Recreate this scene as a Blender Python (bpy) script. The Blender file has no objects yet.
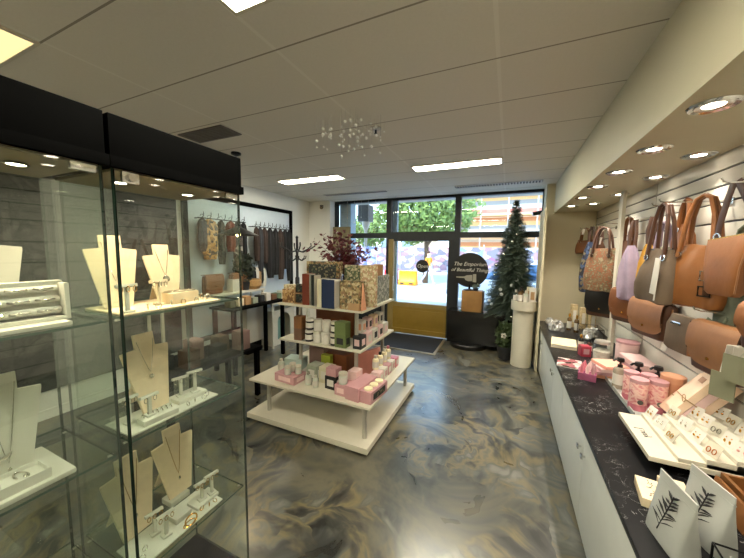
import bpy, bmesh, math, random
from mathutils import Vector, Matrix, Euler, noise
PI = math.pi
R = math.radians
rnd = random.Random(7)
S = bpy.context.scene
COL = S.collection

# ------------------------------------------------------------------ camera
H = 1.8
_right = Vector((0.9122, 0.4096, 0.0))
def camera():
    yaw, pitch, roll = R(-24.217), R(-5.397), R(0.7734)
    cy, sy, cp, sp, cr, sr = math.cos(yaw), math.sin(yaw), math.cos(pitch), math.sin(pitch), math.cos(roll), math.sin(roll)
    fwd = Vector((sy * cp, cy * cp, sp)); right = Vector((cy, -sy, 0)); up = right.cross(fwd)
    r = right * cr + up * sr; u = up * cr - right * sr
    m = Matrix((r, u, -fwd)).transposed().to_4x4()
    m.translation = (0, 0, H)
    cd = bpy.data.cameras.new('camera'); cd.sensor_fit = 'HORIZONTAL'; cd.sensor_width = 36
    cd.lens = 301.34 / 744 * 36; cd.clip_start = 0.02; cd.clip_end = 300
    c = bpy.data.objects.new('camera', cd); COL.objects.link(c); c.matrix_world = m
    S.camera = c
camera()

# ------------------------------------------------------------------ world, sun, exposure
S.view_settings.view_transform = 'Standard'; S.view_settings.look = 'None'
S.view_settings.gamma = 1; S.view_settings.use_curve_mapping = False
S.view_settings.exposure = 1.4
w = bpy.data.worlds.new('sky'); S.world = w; w.use_nodes = True
nt = w.node_tree; nt.nodes.clear()
tc = nt.nodes.new('ShaderNodeTexCoord'); sx = nt.nodes.new('ShaderNodeSeparateXYZ'); rp = nt.nodes.new('ShaderNodeValToRGB')
bg = nt.nodes.new('ShaderNodeBackground'); ow = nt.nodes.new('ShaderNodeOutputWorld')
rp.color_ramp.elements[0].position = 0.0; rp.color_ramp.elements[0].color = (0.60, 0.80, 1.0, 1)
rp.color_ramp.elements[1].position = 0.7; rp.color_ramp.elements[1].color = (0.36, 0.62, 1.0, 1)
nt.links.new(tc.outputs['Generated'], sx.inputs[0]); nt.links.new(sx.outputs[2], rp.inputs[0])
nt.links.new(rp.outputs[0], bg.inputs[0]); bg.inputs[1].default_value = 2.5
nt.links.new(bg.outputs[0], ow.inputs[0])
sun = bpy.data.lights.new('sun', 'SUN'); sun.energy = 2.6; sun.angle = R(0.6); sun.color = (1.0, 0.97, 0.92)
so = bpy.data.objects.new('sun', sun); COL.objects.link(so); so.rotation_euler = (R(38), 0, R(-18)); so.location = (0, -5, 20)
S.cycles.transparent_max_bounces = 24
S.cycles.max_bounces = 8
S.cycles.diffuse_bounces = 5
S.cycles.glossy_bounces = 4
S.cycles.sample_clamp_indirect = 4.0
S.cycles.caustics_reflective = False; S.cycles.caustics_refractive = False

# ------------------------------------------------------------------ materials
def lin(c):
    return tuple((v / 255 / 12.92) if v / 255 <= 0.04045 else ((v / 255 + 0.055) / 1.055) ** 2.4 for v in c)
def new_mat(name):
    m = bpy.data.materials.new(name); m.use_nodes = True
    t = m.node_tree; b = t.nodes['Principled BSDF']
    return m, t, b
def mat(name, col, rough=0.5, metal=0.0, var=0.06, scale=12.0, bump=0.0, coat=0.0, emit=None, es=1.0, spec=None, alpha=None, trans=0.0, sheen=0.0):
    m, t, b = new_mat(name)
    c = lin(col)
    tcn = t.nodes.new('ShaderNodeTexCoord'); n = t.nodes.new('ShaderNodeTexNoise'); n.inputs['Scale'].default_value = scale; n.inputs['Detail'].default_value = 4
    t.links.new(tcn.outputs['Object'], n.inputs['Vector'])
    r = t.nodes.new('ShaderNodeValToRGB')
    r.color_ramp.elements[0].position = 0.3; r.color_ramp.elements[0].color = tuple(max(0, v * (1 - var)) for v in c) + (1,)
    r.color_ramp.elements[1].position = 0.7; r.color_ramp.elements[1].color = tuple(min(1, v * (1 + var)) for v in c) + (1,)
    t.links.new(n.outputs['Fac'], r.inputs[0]); t.links.new(r.outputs[0], b.inputs['Base Color'])
    b.inputs['Roughness'].default_value = rough; b.inputs['Metallic'].default_value = metal
    if coat: b.inputs['Coat Weight'].default_value = coat; b.inputs['Coat Roughness'].default_value = 0.1
    if spec is not None: b.inputs['Specular IOR Level'].default_value = spec
    if sheen: b.inputs['Sheen Weight'].default_value = sheen
    if trans: b.inputs['Transmission Weight'].default_value = trans
    if emit is not None:
        b.inputs['Emission Color'].default_value = lin(emit) + (1,); b.inputs['Emission Strength'].default_value = es
    if bump:
        bp = t.nodes.new('ShaderNodeBump'); bp.inputs['Strength'].default_value = bump; bp.inputs['Distance'].default_value = 0.01
        n2 = t.nodes.new('ShaderNodeTexNoise'); n2.inputs['Scale'].default_value = scale * 4
        t.links.new(tcn.outputs['Object'], n2.inputs['Vector'])
        t.links.new(n2.outputs['Fac'], bp.inputs['Height']); t.links.new(bp.outputs[0], b.inputs['Normal'])
    return m
def speckle(name, cols, scale=30.0, rough=0.6, kind='VORONOI', stretch=(1, 1, 1)):
    """a printed pattern: constant-stepped cells of several colours"""
    m, t, b = new_mat(name)
    tcn = t.nodes.new('ShaderNodeTexCoord'); mp = t.nodes.new('ShaderNodeMapping'); mp.inputs['Scale'].default_value = stretch
    t.links.new(tcn.outputs['Object'], mp.inputs[0])
    if kind == 'VORONOI':
        v = t.nodes.new('ShaderNodeTexVoronoi'); v.inputs['Scale'].default_value = scale; out = v.outputs['Color']
        s = t.nodes.new('ShaderNodeSeparateColor'); t.links.new(out, s.inputs[0]); fac = s.outputs[0]
    else:
        v = t.nodes.new('ShaderNodeTexNoise'); v.inputs['Scale'].default_value = scale; v.inputs['Detail'].default_value = 3; v.inputs['Distortion'].default_value = 1.2; fac = v.outputs['Fac']
    t.links.new(mp.outputs[0], v.inputs['Vector'])
    r = t.nodes.new('ShaderNodeValToRGB'); r.color_ramp.interpolation = 'CONSTANT' if kind == 'VORONOI' else 'LINEAR'
    e = r.color_ramp.elements
    k = len(cols); lo, hi = (0.0, 1.0) if kind == 'VORONOI' else (0.33, 0.7)
    e[0].position = lo; e[0].color = lin(cols[0]) + (1,)
    e[1].position = lo + (hi - lo) * (k - 1) / k; e[1].color = lin(cols[-1]) + (1,)
    for i in range(1, k - 1):
        x = e.new(lo + (hi - lo) * i / k); x.color = lin(cols[i]) + (1,)
    t.links.new(fac, r.inputs[0]); t.links.new(r.outputs[0], b.inputs['Base Color']); b.inputs['Roughness'].default_value = rough
    return m
def glass(name, tint=(0.93, 0.965, 0.94), ior=1.5, rough=0.0, boost=1.0):
    m = bpy.data.materials.new(name); m.use_nodes = True; t = m.node_tree; t.nodes.clear()
    tr = t.nodes.new('ShaderNodeBsdfTransparent'); tr.inputs[0].default_value = tint + (1,)
    gl = t.nodes.new('ShaderNodeBsdfGlossy'); gl.inputs['Roughness'].default_value = rough
    fr = t.nodes.new('ShaderNodeFresnel'); fr.inputs[0].default_value = ior
    ge = t.nodes.new('ShaderNodeNewGeometry'); inv = t.nodes.new('ShaderNodeMath'); inv.operation = 'SUBTRACT'; inv.inputs[0].default_value = boost
    mu = t.nodes.new('ShaderNodeMath'); mu.operation = 'MULTIPLY'; mu.use_clamp = True
    mx = t.nodes.new('ShaderNodeMixShader'); o = t.nodes.new('ShaderNodeOutputMaterial')
    sc = t.nodes.new('ShaderNodeMath'); sc.operation = 'MULTIPLY'; sc.inputs[1].default_value = boost
    t.links.new(ge.outputs['Backfacing'], sc.inputs[0]); t.links.new(sc.outputs[0], inv.inputs[1])
    t.links.new(fr.outputs[0], mu.inputs[0]); t.links.new(inv.outputs[0], mu.inputs[1])
    t.links.new(mu.outputs[0], mx.inputs[0]); t.links.new(tr.outputs[0], mx.inputs[1]); t.links.new(gl.outputs[0], mx.inputs[2])
    t.links.new(mx.outputs[0], o.inputs[0])
    return m
def emitter(name, col, s):
    m = bpy.data.materials.new(name); m.use_nodes = True; t = m.node_tree; t.nodes.clear()
    e = t.nodes.new('ShaderNodeEmission'); e.inputs[0].default_value = lin(col) + (1,); e.inputs[1].default_value = s
    o = t.nodes.new('ShaderNodeOutputMaterial'); t.links.new(e.outputs[0], o.inputs[0]); return m

def floor_mat():
    """polished concrete: overlapping curved trowel sweeps of grey, pale grey, ochre and near black"""
    m, t, b = new_mat('polished_concrete'); L = t.links.new; N = t.nodes.new
    tcn = N('ShaderNodeTexCoord')
    def ramp(sock, stops):
        r = N('ShaderNodeValToRGB'); e = r.color_ramp.elements
        e[0].position, e[0].color = stops[0][0], lin(stops[0][1]) + (1,); e[1].position, e[1].color = stops[-1][0], lin(stops[-1][1]) + (1,)
        for p, c in stops[1:-1]:
            x = e.new(p); x.color = lin(c) + (1,)
        L(sock, r.inputs[0]); return r.outputs[0]
    def nz(scale, dist, det, vec, off=0.0, rough=.55):
        n = N('ShaderNodeTexNoise'); n.inputs['Scale'].default_value = scale; n.inputs['Distortion'].default_value = dist; n.inputs['Detail'].default_value = det; n.inputs['Roughness'].default_value = rough
        mp = N('ShaderNodeMapping'); mp.inputs['Location'].default_value = (off, off * 1.7, off * .3); L(vec, mp.inputs[0]); L(mp.outputs[0], n.inputs['Vector']); return n
    def sweep(scale, off, squeeze):
        """arcs: each voronoi cell is swept round its own centre, so its noise is stretched along circles"""
        w0 = nz(1.6, .3, 3, tcn.outputs['Object'], off + 4); ad = N('ShaderNodeVectorMath'); ad.operation = 'MULTIPLY_ADD'; ad.inputs[1].default_value = (.45, .45, 0); L(w0.outputs['Color'], ad.inputs[0]); L(tcn.outputs['Object'], ad.inputs[2])
        mp = N('ShaderNodeMapping'); mp.inputs['Location'].default_value = (off, off * .6, 0); L(ad.outputs[0], mp.inputs[0])
        v = N('ShaderNodeTexVoronoi'); v.voronoi_dimensions = '2D'; v.inputs['Scale'].default_value = scale; L(mp.outputs[0], v.inputs['Vector'])
        sp = N('ShaderNodeSeparateColor'); L(v.outputs['Color'], sp.inputs[0])
        dx = N('ShaderNodeVectorMath'); dx.operation = 'SUBTRACT'; L(mp.outputs[0], dx.inputs[0]); L(v.outputs['Position'], dx.inputs[1])
        o2 = N('ShaderNodeVectorMath'); o2.operation = 'ADD'; o2.inputs[1].default_value = (.35, .25, 0); L(dx.outputs[0], o2.inputs[0])
        ln = N('ShaderNodeVectorMath'); ln.operation = 'LENGTH'; L(o2.outputs[0], ln.inputs[0])
        sx_ = N('ShaderNodeSeparateXYZ'); L(o2.outputs[0], sx_.inputs[0]); an = N('ShaderNodeMath'); an.operation = 'ARCTAN2'; L(sx_.outputs[1], an.inputs[0]); L(sx_.outputs[0], an.inputs[1])
        r5 = N('ShaderNodeMath'); r5.operation = 'MULTIPLY'; r5.inputs[1].default_value = squeeze; L(ln.outputs['Value'], r5.inputs[0])
        an2 = N('ShaderNodeMath'); an2.operation = 'MULTIPLY'; an2.inputs[1].default_value = .9; L(an.outputs[0], an2.inputs[0])
        cz = N('ShaderNodeMath'); cz.operation = 'MULTIPLY'; cz.inputs[1].default_value = 40; L(sp.outputs[0], cz.inputs[0])
        cb = N('ShaderNodeCombineXYZ'); L(r5.outputs[0], cb.inputs[0]); L(an2.outputs[0], cb.inputs[1]); L(cz.outputs[0], cb.inputs[2])
        return nz(1.0, .12, 4, cb.outputs[0], 0, .5), sp.outputs[1]
    s1, k1 = sweep(.85, 0.0, 5.5); s2, k2 = sweep(1.3, 7.3, 6.5)
    base = nz(.8, .7, 5, tcn.outputs['Object'], 2.0, .65)
    c0 = ramp(base.outputs['Fac'], [(.32, (34, 37, 37)), (.45, (66, 69, 66)), (.53, (96, 92, 78)), (.61, (66, 70, 69)), (.72, (102, 104, 100))])
    c1 = ramp(s1.outputs['Fac'], [(.33, (24, 26, 26)), (.42, (54, 57, 56)), (.50, (88, 89, 82)), (.57, (112, 103, 78)), (.62, (84, 87, 84)), (.72, (124, 125, 118))])
    c2 = ramp(s2.outputs['Fac'], [(.34, (20, 21, 20)), (.43, (58, 59, 55)), (.51, (112, 101, 72)), (.58, (78, 79, 73)), (.68, (116, 115, 106))])
    def mixf(fac, a, c_):
        x = N('ShaderNodeMix'); x.data_type = 'RGBA'; L(fac, x.inputs['Factor']); L(a, x.inputs['A']); L(c_, x.inputs['B']); return x.outputs['Result']
    def mask(sock, lo, hi, k):
        r = N('ShaderNodeMapRange'); r.inputs['From Min'].default_value = lo; r.inputs['From Max'].default_value = hi; r.inputs['To Max'].default_value = k; L(sock, r.inputs[0]); return r.outputs[0]
    m1 = mask(nz(.9, 1.0, 4, tcn.outputs['Object'], 11.0).outputs['Fac'], .42, .50, .92); m2 = mask(nz(1.3, 1.0, 4, tcn.outputs['Object'], 17.0).outputs['Fac'], .49, .55, .9)
    col = mixf(m2, mixf(m1, c0, c1), c2)
    L(col, b.inputs['Base Color'])
    rr = N('ShaderNodeMapRange'); rr.inputs['To Min'].default_value = 0.2; rr.inputs['To Max'].default_value = 0.42; L(s1.outputs['Fac'], rr.inputs[0]); L(rr.outputs[0], b.inputs['Roughness'])
    b.inputs['Specular IOR Level'].default_value = 0.7; b.inputs['Coat Weight'].default_value = 0.45; b.inputs['Coat Roughness'].default_value = 0.2
    bp = N('ShaderNodeBump'); bp.inputs['Strength'].default_value = 0.06; bp.inputs['Distance'].default_value = 0.02; L(s1.outputs['Fac'], bp.inputs['Height']); L(bp.outputs[0], b.inputs['Normal'])
    return m
def ceiling_mat():
    m, t, b = new_mat('ceiling_panels'); L = t.links.new; N = t.nodes.new
    tcn = N('ShaderNodeTexCoord'); s = N('ShaderNodeSeparateXYZ'); L(tcn.outputs['Object'], s.inputs[0])
    def joint(sock, off, step, half):
        a = N('ShaderNodeMath'); a.operation = 'SUBTRACT'; a.inputs[1].default_value = off - step / 2 - 20 * step; L(sock, a.inputs[0])
        q = N('ShaderNodeMath'); q.operation = 'MODULO'; q.inputs[1].default_value = step; L(a.outputs[0], q.inputs[0])
        c = N('ShaderNodeMath'); c.operation = 'SUBTRACT'; c.inputs[1].default_value = step / 2; L(q.outputs[0], c.inputs[0])
        d = N('ShaderNodeMath'); d.operation = 'ABSOLUTE'; L(c.outputs[0], d.inputs[0])
        l = N('ShaderNodeMath'); l.operation = 'LESS_THAN'; l.inputs[1].default_value = half; L(d.outputs[0], l.inputs[0]); return l
    jy = joint(s.outputs[1], 1.42, 0.56, 0.0055); jx = joint(s.outputs[0], -0.11, 1.14, 0.011)
    n = N('ShaderNodeTexNoise'); n.inputs['Scale'].default_value = 60; L(tcn.outputs['Object'], n.inputs['Vector'])
    r = N('ShaderNodeValToRGB'); r.color_ramp.elements[0].color = lin((216, 211, 200)) + (1,); r.color_ramp.elements[1].color = lin((224, 219, 208)) + (1,); L(n.outputs['Fac'], r.inputs[0])
    m1 = N('ShaderNodeMix'); m1.data_type = 'RGBA'; L(jx.outputs[0], m1.inputs['Factor']); L(r.outputs[0], m1.inputs['A']); m1.inputs['B'].default_value = lin((228, 224, 214)) + (1,)
    m2 = N('ShaderNodeMix'); m2.data_type = 'RGBA'; L(jy.outputs[0], m2.inputs['Factor']); L(m1.outputs['Result'], m2.inputs['A']); m2.inputs['B'].default_value = lin((150, 143, 130)) + (1,)
    L(m2.outputs['Result'], b.inputs['Base Color']); b.inputs['Roughness'].default_value = 0.8
    return m
def marble_mat():
    m, t, b = new_mat('black_marble'); L = t.links.new; N = t.nodes.new
    tcn = N('ShaderNodeTexCoord'); n = N('ShaderNodeTexNoise'); n.inputs['Scale'].default_value = 17; n.inputs['Detail'].default_value = 7; n.inputs['Distortion'].default_value = 0.9
    L(tcn.outputs['Object'], n.inputs['Vector']); r = N('ShaderNodeValToRGB'); e = r.color_ramp.elements
    e[0].position = 0.49; e[0].color = (0.006, 0.006, 0.007, 1); e[1].position = 0.512; e[1].color = (0.006, 0.006, 0.007, 1)
    x = e.new(0.502); x.color = (0.42, 0.42, 0.42, 1); L(n.outputs['Fac'], r.inputs[0])
    n2 = N('ShaderNodeTexNoise'); n2.inputs['Scale'].default_value = 4; n2.inputs['Detail'].default_value = 4; L(tcn.outputs['Object'], n2.inputs['Vector'])
    r2 = N('ShaderNodeValToRGB'); r2.color_ramp.elements[0].position = 0.46; r2.color_ramp.elements[1].position = 0.62; L(n2.outputs['Fac'], r2.inputs[0])
    mx = N('ShaderNodeMix'); mx.data_type = 'RGBA'; L(r2.outputs[0], mx.inputs['Factor']); mx.inputs['A'].default_value = (0.008, 0.008, 0.009, 1); L(r.outputs[0], mx.inputs['B'])
    L(mx.outputs['Result'], b.inputs['Base Color']); b.inputs['Roughness'].default_value = 0.32; b.inputs['Specular IOR Level'].default_value = 0.12
    return m
def stripes_mat(name, cols, axis=2, scale=6.0, rough=0.7):
    m, t, b = new_mat(name); L = t.links.new; N = t.nodes.new
    tcn = N('ShaderNodeTexCoord'); s = N('ShaderNodeSeparateXYZ'); L(tcn.outputs['Object'], s.inputs[0])
    a = N('ShaderNodeMath'); a.operation = 'MULTIPLY'; a.inputs[1].default_value = scale; L(s.outputs[axis], a.inputs[0])
    f = N('ShaderNodeMath'); f.operation = 'FRACT'; L(a.outputs[0], f.inputs[0])
    r = N('ShaderNodeValToRGB'); r.color_ramp.interpolation = 'CONSTANT'; e = r.color_ramp.elements; k = len(cols)
    e[0].position = 0; e[0].color = lin(cols[0]) + (1,); e[1].position = (k - 1) / k; e[1].color = lin(cols[-1]) + (1,)
    for i in range(1, k - 1):
        x = e.new(i / k); x.color = lin(cols[i]) + (1,)
    L(f.outputs[0], r.inputs[0]); L(r.outputs[0], b.inputs['Base Color']); b.inputs['Roughness'].default_value = rough
    return m

MT = dict(
    floor=floor_mat(), ceiling=ceiling_mat(), marble=marble_mat(),
    wall=mat('wall_paint', (208, 203, 186), 0.75, var=0.02, scale=3),
    wall_beige=mat('beige_paint', (206, 197, 168), 0.7, var=0.02, scale=3),
    wall_white=mat('white_paint', (232, 230, 222), 0.7, var=0.02, scale=3),
    wall_grey=mat('mottled_grey_paint', (74, 74, 72), 0.7, var=0.35, scale=5),
    soffit=mat('soffit_paint', (198, 191, 164), 0.55, var=0.02, scale=3),
    slat=mat('slatwall_board', (206, 202, 190), 0.35, var=0.02, scale=4),
    groove=mat('slatwall_groove', (58, 54, 50), 0.5, var=0.1),
    frame=mat('dark_aluminium', (34, 37, 40), 0.45, var=0.1, spec=0.4),
    doorframe=mat('olive_timber', (140, 120, 70), 0.45, var=0.08, scale=6),
    kick=mat('olive_kick_panel', (140, 112, 40), 0.5, var=0.08, scale=5),
    pane=glass('window_glass', (0.97, 0.985, 0.98)),
    cabglass=glass('showcase_glass', (0.945, 0.975, 0.95), 1.75),
    edge=mat('glass_edge', (32, 50, 42), 0.15, var=0.1, spec=0.7),
    shelfedge=mat('shelf_edge_glass', (64, 84, 74), 0.12, var=0.1, spec=0.7),
    clear=glass('clear_plastic', (0.93, 0.95, 0.94), 1.45),
    black=mat('black_laminate', (5, 5, 5), 0.75, var=0.15, spec=0.03),
    blackmetal=mat('black_metal', (18, 18, 18), 0.4, metal=0.6, var=0.1),
    blackplastic=mat('black_plastic', (16, 15, 15), 0.35, var=0.1),
    dark=mat('charcoal', (36, 36, 38), 0.7, var=0.15),
    mat_=mat('door_mat_pile', (34, 36, 42), 0.95, var=0.25, scale=120, bump=0.4),
    trim=mat('brushed_trim', (178, 166, 140), 0.35, metal=0.7, var=0.05),
    chrome=mat('chrome', (215, 215, 212), 0.15, metal=1.0, var=0.03),
    steel=mat('satin_steel', (186, 182, 172), 0.35, metal=0.6, var=0.05),
    silver=mat('silver', (225, 222, 214), 0.18, metal=1.0, var=0.03),
    gold=mat('gold', (222, 170, 84), 0.22, metal=1.0, var=0.05),
    white=mat('white_laminate', (202, 196, 178), 0.35, var=0.02),
    whitecab=mat('cabinet_white', (204, 206, 200), 0.4, var=0.02),
    cream=mat('cream_suede', (236, 214, 184), 0.8, var=0.04, scale=40),
    whitesuede=mat('white_leatherette', (214, 211, 200), 0.6, var=0.02),
    paper=mat('white_card', (212, 207, 197), 0.65, var=0.02),
    pink=mat('pink_card', (192, 144, 148), 0.5, var=0.05),
    pinklight=mat('pale_pink_card', (226, 192, 190), 0.5, var=0.05),
    pinkdeep=mat('rose_plastic', (206, 120, 134), 0.35, var=0.06),
    tan=mat('tan_leather', (112, 66, 28), 0.42, var=0.14, scale=9, bump=0.12),
    caramel=mat('caramel_leather', (126, 78, 36), 0.45, var=0.12, scale=8, bump=0.12),
    camel=mat('camel_leather', (128, 86, 50), 0.5, var=0.1, scale=8, bump=0.1),
    taupe=mat('taupe_suede', (94, 78, 60), 0.75, var=0.14, scale=9, bump=0.1),
    brown=mat('dark_brown_leather', (66, 38, 20), 0.45, var=0.15, scale=9, bump=0.1),
    sage=mat('sage_canvas', (96, 104, 86), 0.8, var=0.12, scale=12, bump=0.1),
    lilac=mat('lilac_fabric', (150, 134, 152), 0.85, var=0.12, scale=12),
    mustard=mat('mustard_fabric', (166, 122, 38), 0.8, var=0.12, scale=12),
    navy=mat('navy_cloth', (18, 38, 74), 0.6, var=0.08),
    rust=mat('rust_cloth', (112, 44, 22), 0.6, var=0.08),
    kraft=mat('kraft_card', (168, 132, 92), 0.75, var=0.08, scale=20),
    wood=mat('oak_board', (150, 104, 54), 0.5, var=0.2, scale=6),
    green=mat('green_carton', (100, 114, 66), 0.55, var=0.08),
    wax=mat('cream_wax', (238, 228, 190), 0.5, var=0.03),
    burgundy=mat('burgundy_leaf', (98, 36, 42), 0.6, var=0.3, scale=20),
    leaf=mat('fir_needle', (72, 86, 74), 0.7, var=0.35, scale=14),
    leaf2=mat('pot_plant_leaf', (66, 82, 46), 0.6, var=0.3, scale=20),
    bark=mat('bark', (82, 64, 46), 0.85, var=0.25, scale=20),
    treeleaf=mat('street_tree_leaf', (112, 132, 62), 0.6, var=0.4, scale=3),
    cardsage=mat('sage_price_card', (122, 122, 98), 0.7, var=0.03),
    tube=emitter('fluorescent_diffuser', (255, 249, 226), 22.0),
    tubewarm=emitter('warm_fluorescent_diffuser', (250, 224, 158), 0.55),
    led=emitter('warm_led', (255, 240, 214), 10.0),
    bulb=emitter('filament_bulb', (255, 214, 140), 12.0),
)

# ------------------------------------------------------------------ mesh helpers
class MB:
    def __init__(s):
        s.bm = bmesh.new()
    def _fin(s, verts, mi, M=None):
        if M is not None:
            for v in verts: v.co = M @ v.co
        fs = set(f for v in verts for f in v.link_faces)
        for f in fs: f.material_index = mi
        return s
    def box(s, c, d, rot=None, bev=0.0, mi=0):
        g = bmesh.ops.create_cube(s.bm, size=1)['verts']
        for v in g: v.co = Vector((v.co.x * d[0], v.co.y * d[1], v.co.z * d[2]))
        if bev:
            es = list(set(e for v in g for e in v.link_edges))
            res = bmesh.ops.bevel(s.bm, geom=es, offset=min(bev, min(d) * 0.45), segments=2, affect='EDGES', profile=0.7)
            g = list(set(v for f in res['faces'] for v in f.verts) | set(v for v in g if v.is_valid))
        M = Matrix.Translation(c)
        if rot is not None: M = M @ (Euler(rot).to_matrix().to_4x4() if not isinstance(rot, Matrix) else rot.to_4x4())
        return s._fin(g, mi, M)
    def bx(s, a, b, bev=0.0, mi=0):
        a, b = Vector(a), Vector(b)
        return s.box((a + b) / 2, [abs(v) for v in (b - a)], bev=bev, mi=mi)
    def ring(s, c, U, V, pts):
        return [s.bm.verts.new(Vector(c) + U * p[0] + V * p[1]) for p in pts]
    def skin(s, rings, closed=False, caps=True, mi=0):
        n = len(rings[0]); k = len(rings)
        for i in range(k if closed else k - 1):
            a, b = rings[i], rings[(i + 1) % k]
            for j in range(n):
                f = s.bm.faces.new((a[j], a[(j + 1) % n], b[(j + 1) % n], b[j])); f.material_index = mi
        if caps and not closed:
            f = s.bm.faces.new(list(reversed(rings[0]))); f.material_index = mi
            f = s.bm.faces.new(rings[-1]); f.material_index = mi
        return s
    def tube(s, pts, r, seg=8, closed=False, mi=0, flat=1.0, up=None):
        P = [Vector(p) for p in pts]; n = len(P); rings = []; prev = None
        for i, p in enumerate(P):
            if closed: d = P[(i + 1) % n] - P[i - 1]
            else: d = P[min(i + 1, n - 1)] - P[max(i - 1, 0)]
            if d.length < 1e-9: d = Vector((0, 0, 1))
            d.normalize()
            if prev is None:
                a = Vector(up) if up is not None else (Vector((0, 0, 1)) if abs(d.z) < 0.9 else Vector((1, 0, 0)))
            else: a = prev
            U = (a - d * a.dot(d))
            if U.length < 1e-6: U = d.orthogonal()
            U.normalize(); V = d.cross(U); prev = U
            rr = r[i] if isinstance(r, (list, tuple)) else r
            rings.append(s.ring(p, U, V, [(math.cos(2 * PI * j / seg) * rr * flat, math.sin(2 * PI * j / seg) * rr) for j in range(seg)]))
        return s.skin(rings, closed, True, mi)
    def cyl(s, a, b, r, r2=None, seg=16, mi=0):
        return s.tube([a, b], [r, r if r2 is None else r2], seg, mi=mi)
    def lathe(s, prof, c=(0, 0, 0), seg=24, mi=0):
        c = Vector(c); rings = []
        for (r, z) in prof:
            rings.append([s.bm.verts.new(c + Vector((max(r, 1e-4) * math.cos(2 * PI * j / seg), max(r, 1e-4) * math.sin(2 * PI * j / seg), z))) for j in range(seg)])
        return s.skin(rings, False, True, mi)
    def loft(s, secs, n=3.0, seg=28, mi=0, M=None):
        """stack of superellipse sections (z, half_x, half_y, cx, cy)"""
        rings = []; allv = []
        for q in secs:
            z, hx, hy = q[:3]; cx, cy = (q[3], q[4]) if len(q) > 3 else (0, 0)
            rg = []
            for j in range(seg):
                t = 2 * PI * j / seg; c, d = math.cos(t), math.sin(t)
                v = Vector((cx + hx * math.copysign(abs(c) ** (2 / n), c), cy + hy * math.copysign(abs(d) ** (2 / n), d), z))
                rg.append(s.bm.verts.new(M @ v if M is not None else v))
            rings.append(rg)
        return s.skin(rings, False, True, mi)
    def prism(s, poly, th, o=(0, 0, 0), U=(1, 0, 0), V=(0, 0, 1), mi=0):
        """polygon (u, v) in the frame o, U, V, extruded th along U x V"""
        U, V, o = Vector(U).normalized(), Vector(V).normalized(), Vector(o); W = U.cross(V)
        a = [s.bm.verts.new(o + U * p[0] + V * p[1]) for p in poly]; b = [s.bm.verts.new(o + U * p[0] + V * p[1] + W * th) for p in poly]
        n = len(poly)
        for f in (list(reversed(a)), b): s.bm.faces.new(f).material_index = mi
        for j in range(n): s.bm.faces.new((a[j], a[(j + 1) % n], b[(j + 1) % n], b[j])).material_index = mi
        return s
    def quad(s, a, b, c, d, mi=0):
        f = s.bm.faces.new([s.bm.verts.new(Vector(p)) for p in (a, b, c, d)]); f.material_index = mi; return s
    def sphere(s, c, r, seg=12, mi=0, sc=(1, 1, 1)):
        g = bmesh.ops.create_uvsphere(s.bm, u_segments=seg, v_segments=max(6, seg * 2 // 3), radius=r)['verts']
        for v in g: v.co = Vector((v.co.x * sc[0], v.co.y * sc[1], v.co.z * sc[2])) + Vector(c)
        return s._fin(g, mi)
    def sheet(s, fn, nu, nv, th=0.0, mi=0):
        """surface fn(u, v) -> point; th > 0 gives it a thickness along its normal"""
        g = [[Vector(fn(i / nu, j / nv)) for j in range(nv + 1)] for i in range(nu + 1)]
        def nrm(i, j):
            du = g[min(i + 1, nu)][j] - g[max(i - 1, 0)][j]; dv = g[i][min(j + 1, nv)] - g[i][max(j - 1, 0)]
            k = du.cross(dv); return k.normalized() if k.length > 1e-12 else Vector((0, 0, 1))
        A = [[s.bm.verts.new(g[i][j]) for j in range(nv + 1)] for i in range(nu + 1)]
        for i in range(nu):
            for j in range(nv): s.bm.faces.new((A[i][j], A[i + 1][j], A[i + 1][j + 1], A[i][j + 1])).material_index = mi
        if th:
            B = [[s.bm.verts.new(g[i][j] - nrm(i, j) * th) for j in range(nv + 1)] for i in range(nu + 1)]
            for i in range(nu):
                for j in range(nv): s.bm.faces.new((B[i][j + 1], B[i + 1][j + 1], B[i + 1][j], B[i][j])).material_index = mi
            for i in range(nu):
                s.bm.faces.new((A[i + 1][0], A[i][0], B[i][0], B[i + 1][0])).material_index = mi
                s.bm.faces.new((A[i][nv], A[i + 1][nv], B[i + 1][nv], B[i][nv])).material_index = mi
            for j in range(nv):
                s.bm.faces.new((A[0][j], A[0][j + 1], B[0][j + 1], B[0][j])).material_index = mi
                s.bm.faces.new((A[nu][j + 1], A[nu][j], B[nu][j], B[nu][j + 1])).material_index = mi
        return s
    def build(s, name, mats, parent=None, loc=None, smooth=True, rotz=0.0, keep=False):
        """world-coordinate mesh; the origin goes to loc (or to the parent's base, unless keep: already local)"""
        me = bpy.data.meshes.new(name)
        bmesh.ops.recalc_face_normals(s.bm, faces=s.bm.faces) if smooth != 'raw' else None
        off = Vector(parent.location) if (parent is not None and not keep and parent.parent is None) else Vector(loc) if (loc is not None and not keep) else Vector((0, 0, 0))
        if parent is not None and parent.parent is not None and not keep:
            off = Vector(parent.parent.location) + Vector(parent.location)
        if off.length: bmesh.ops.translate(s.bm, verts=s.bm.verts, vec=-off)
        if smooth:
            for f in s.bm.faces: f.smooth = True
            for e in s.bm.edges:
                if len(e.link_faces) == 2 and e.calc_face_angle(0) > 0.62: e.smooth = False
        s.bm.to_mesh(me); s.bm.free()
        for m in (mats if isinstance(mats, (list, tuple)) else [mats]): me.materials.append(MT[m] if isinstance(m, str) else m)
        o = bpy.data.objects.new(name, me); COL.objects.link(o)
        if parent is not None: o.parent = parent
        elif loc is not None: o.location = loc; o.rotation_euler = (0, 0, rotz)
        return o
def tag(o, label, cat, group=None, kind=None):
    o['label'] = label; o['category'] = cat
    if group: o['group'] = group
    if kind: o['kind'] = kind
    return o
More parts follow.
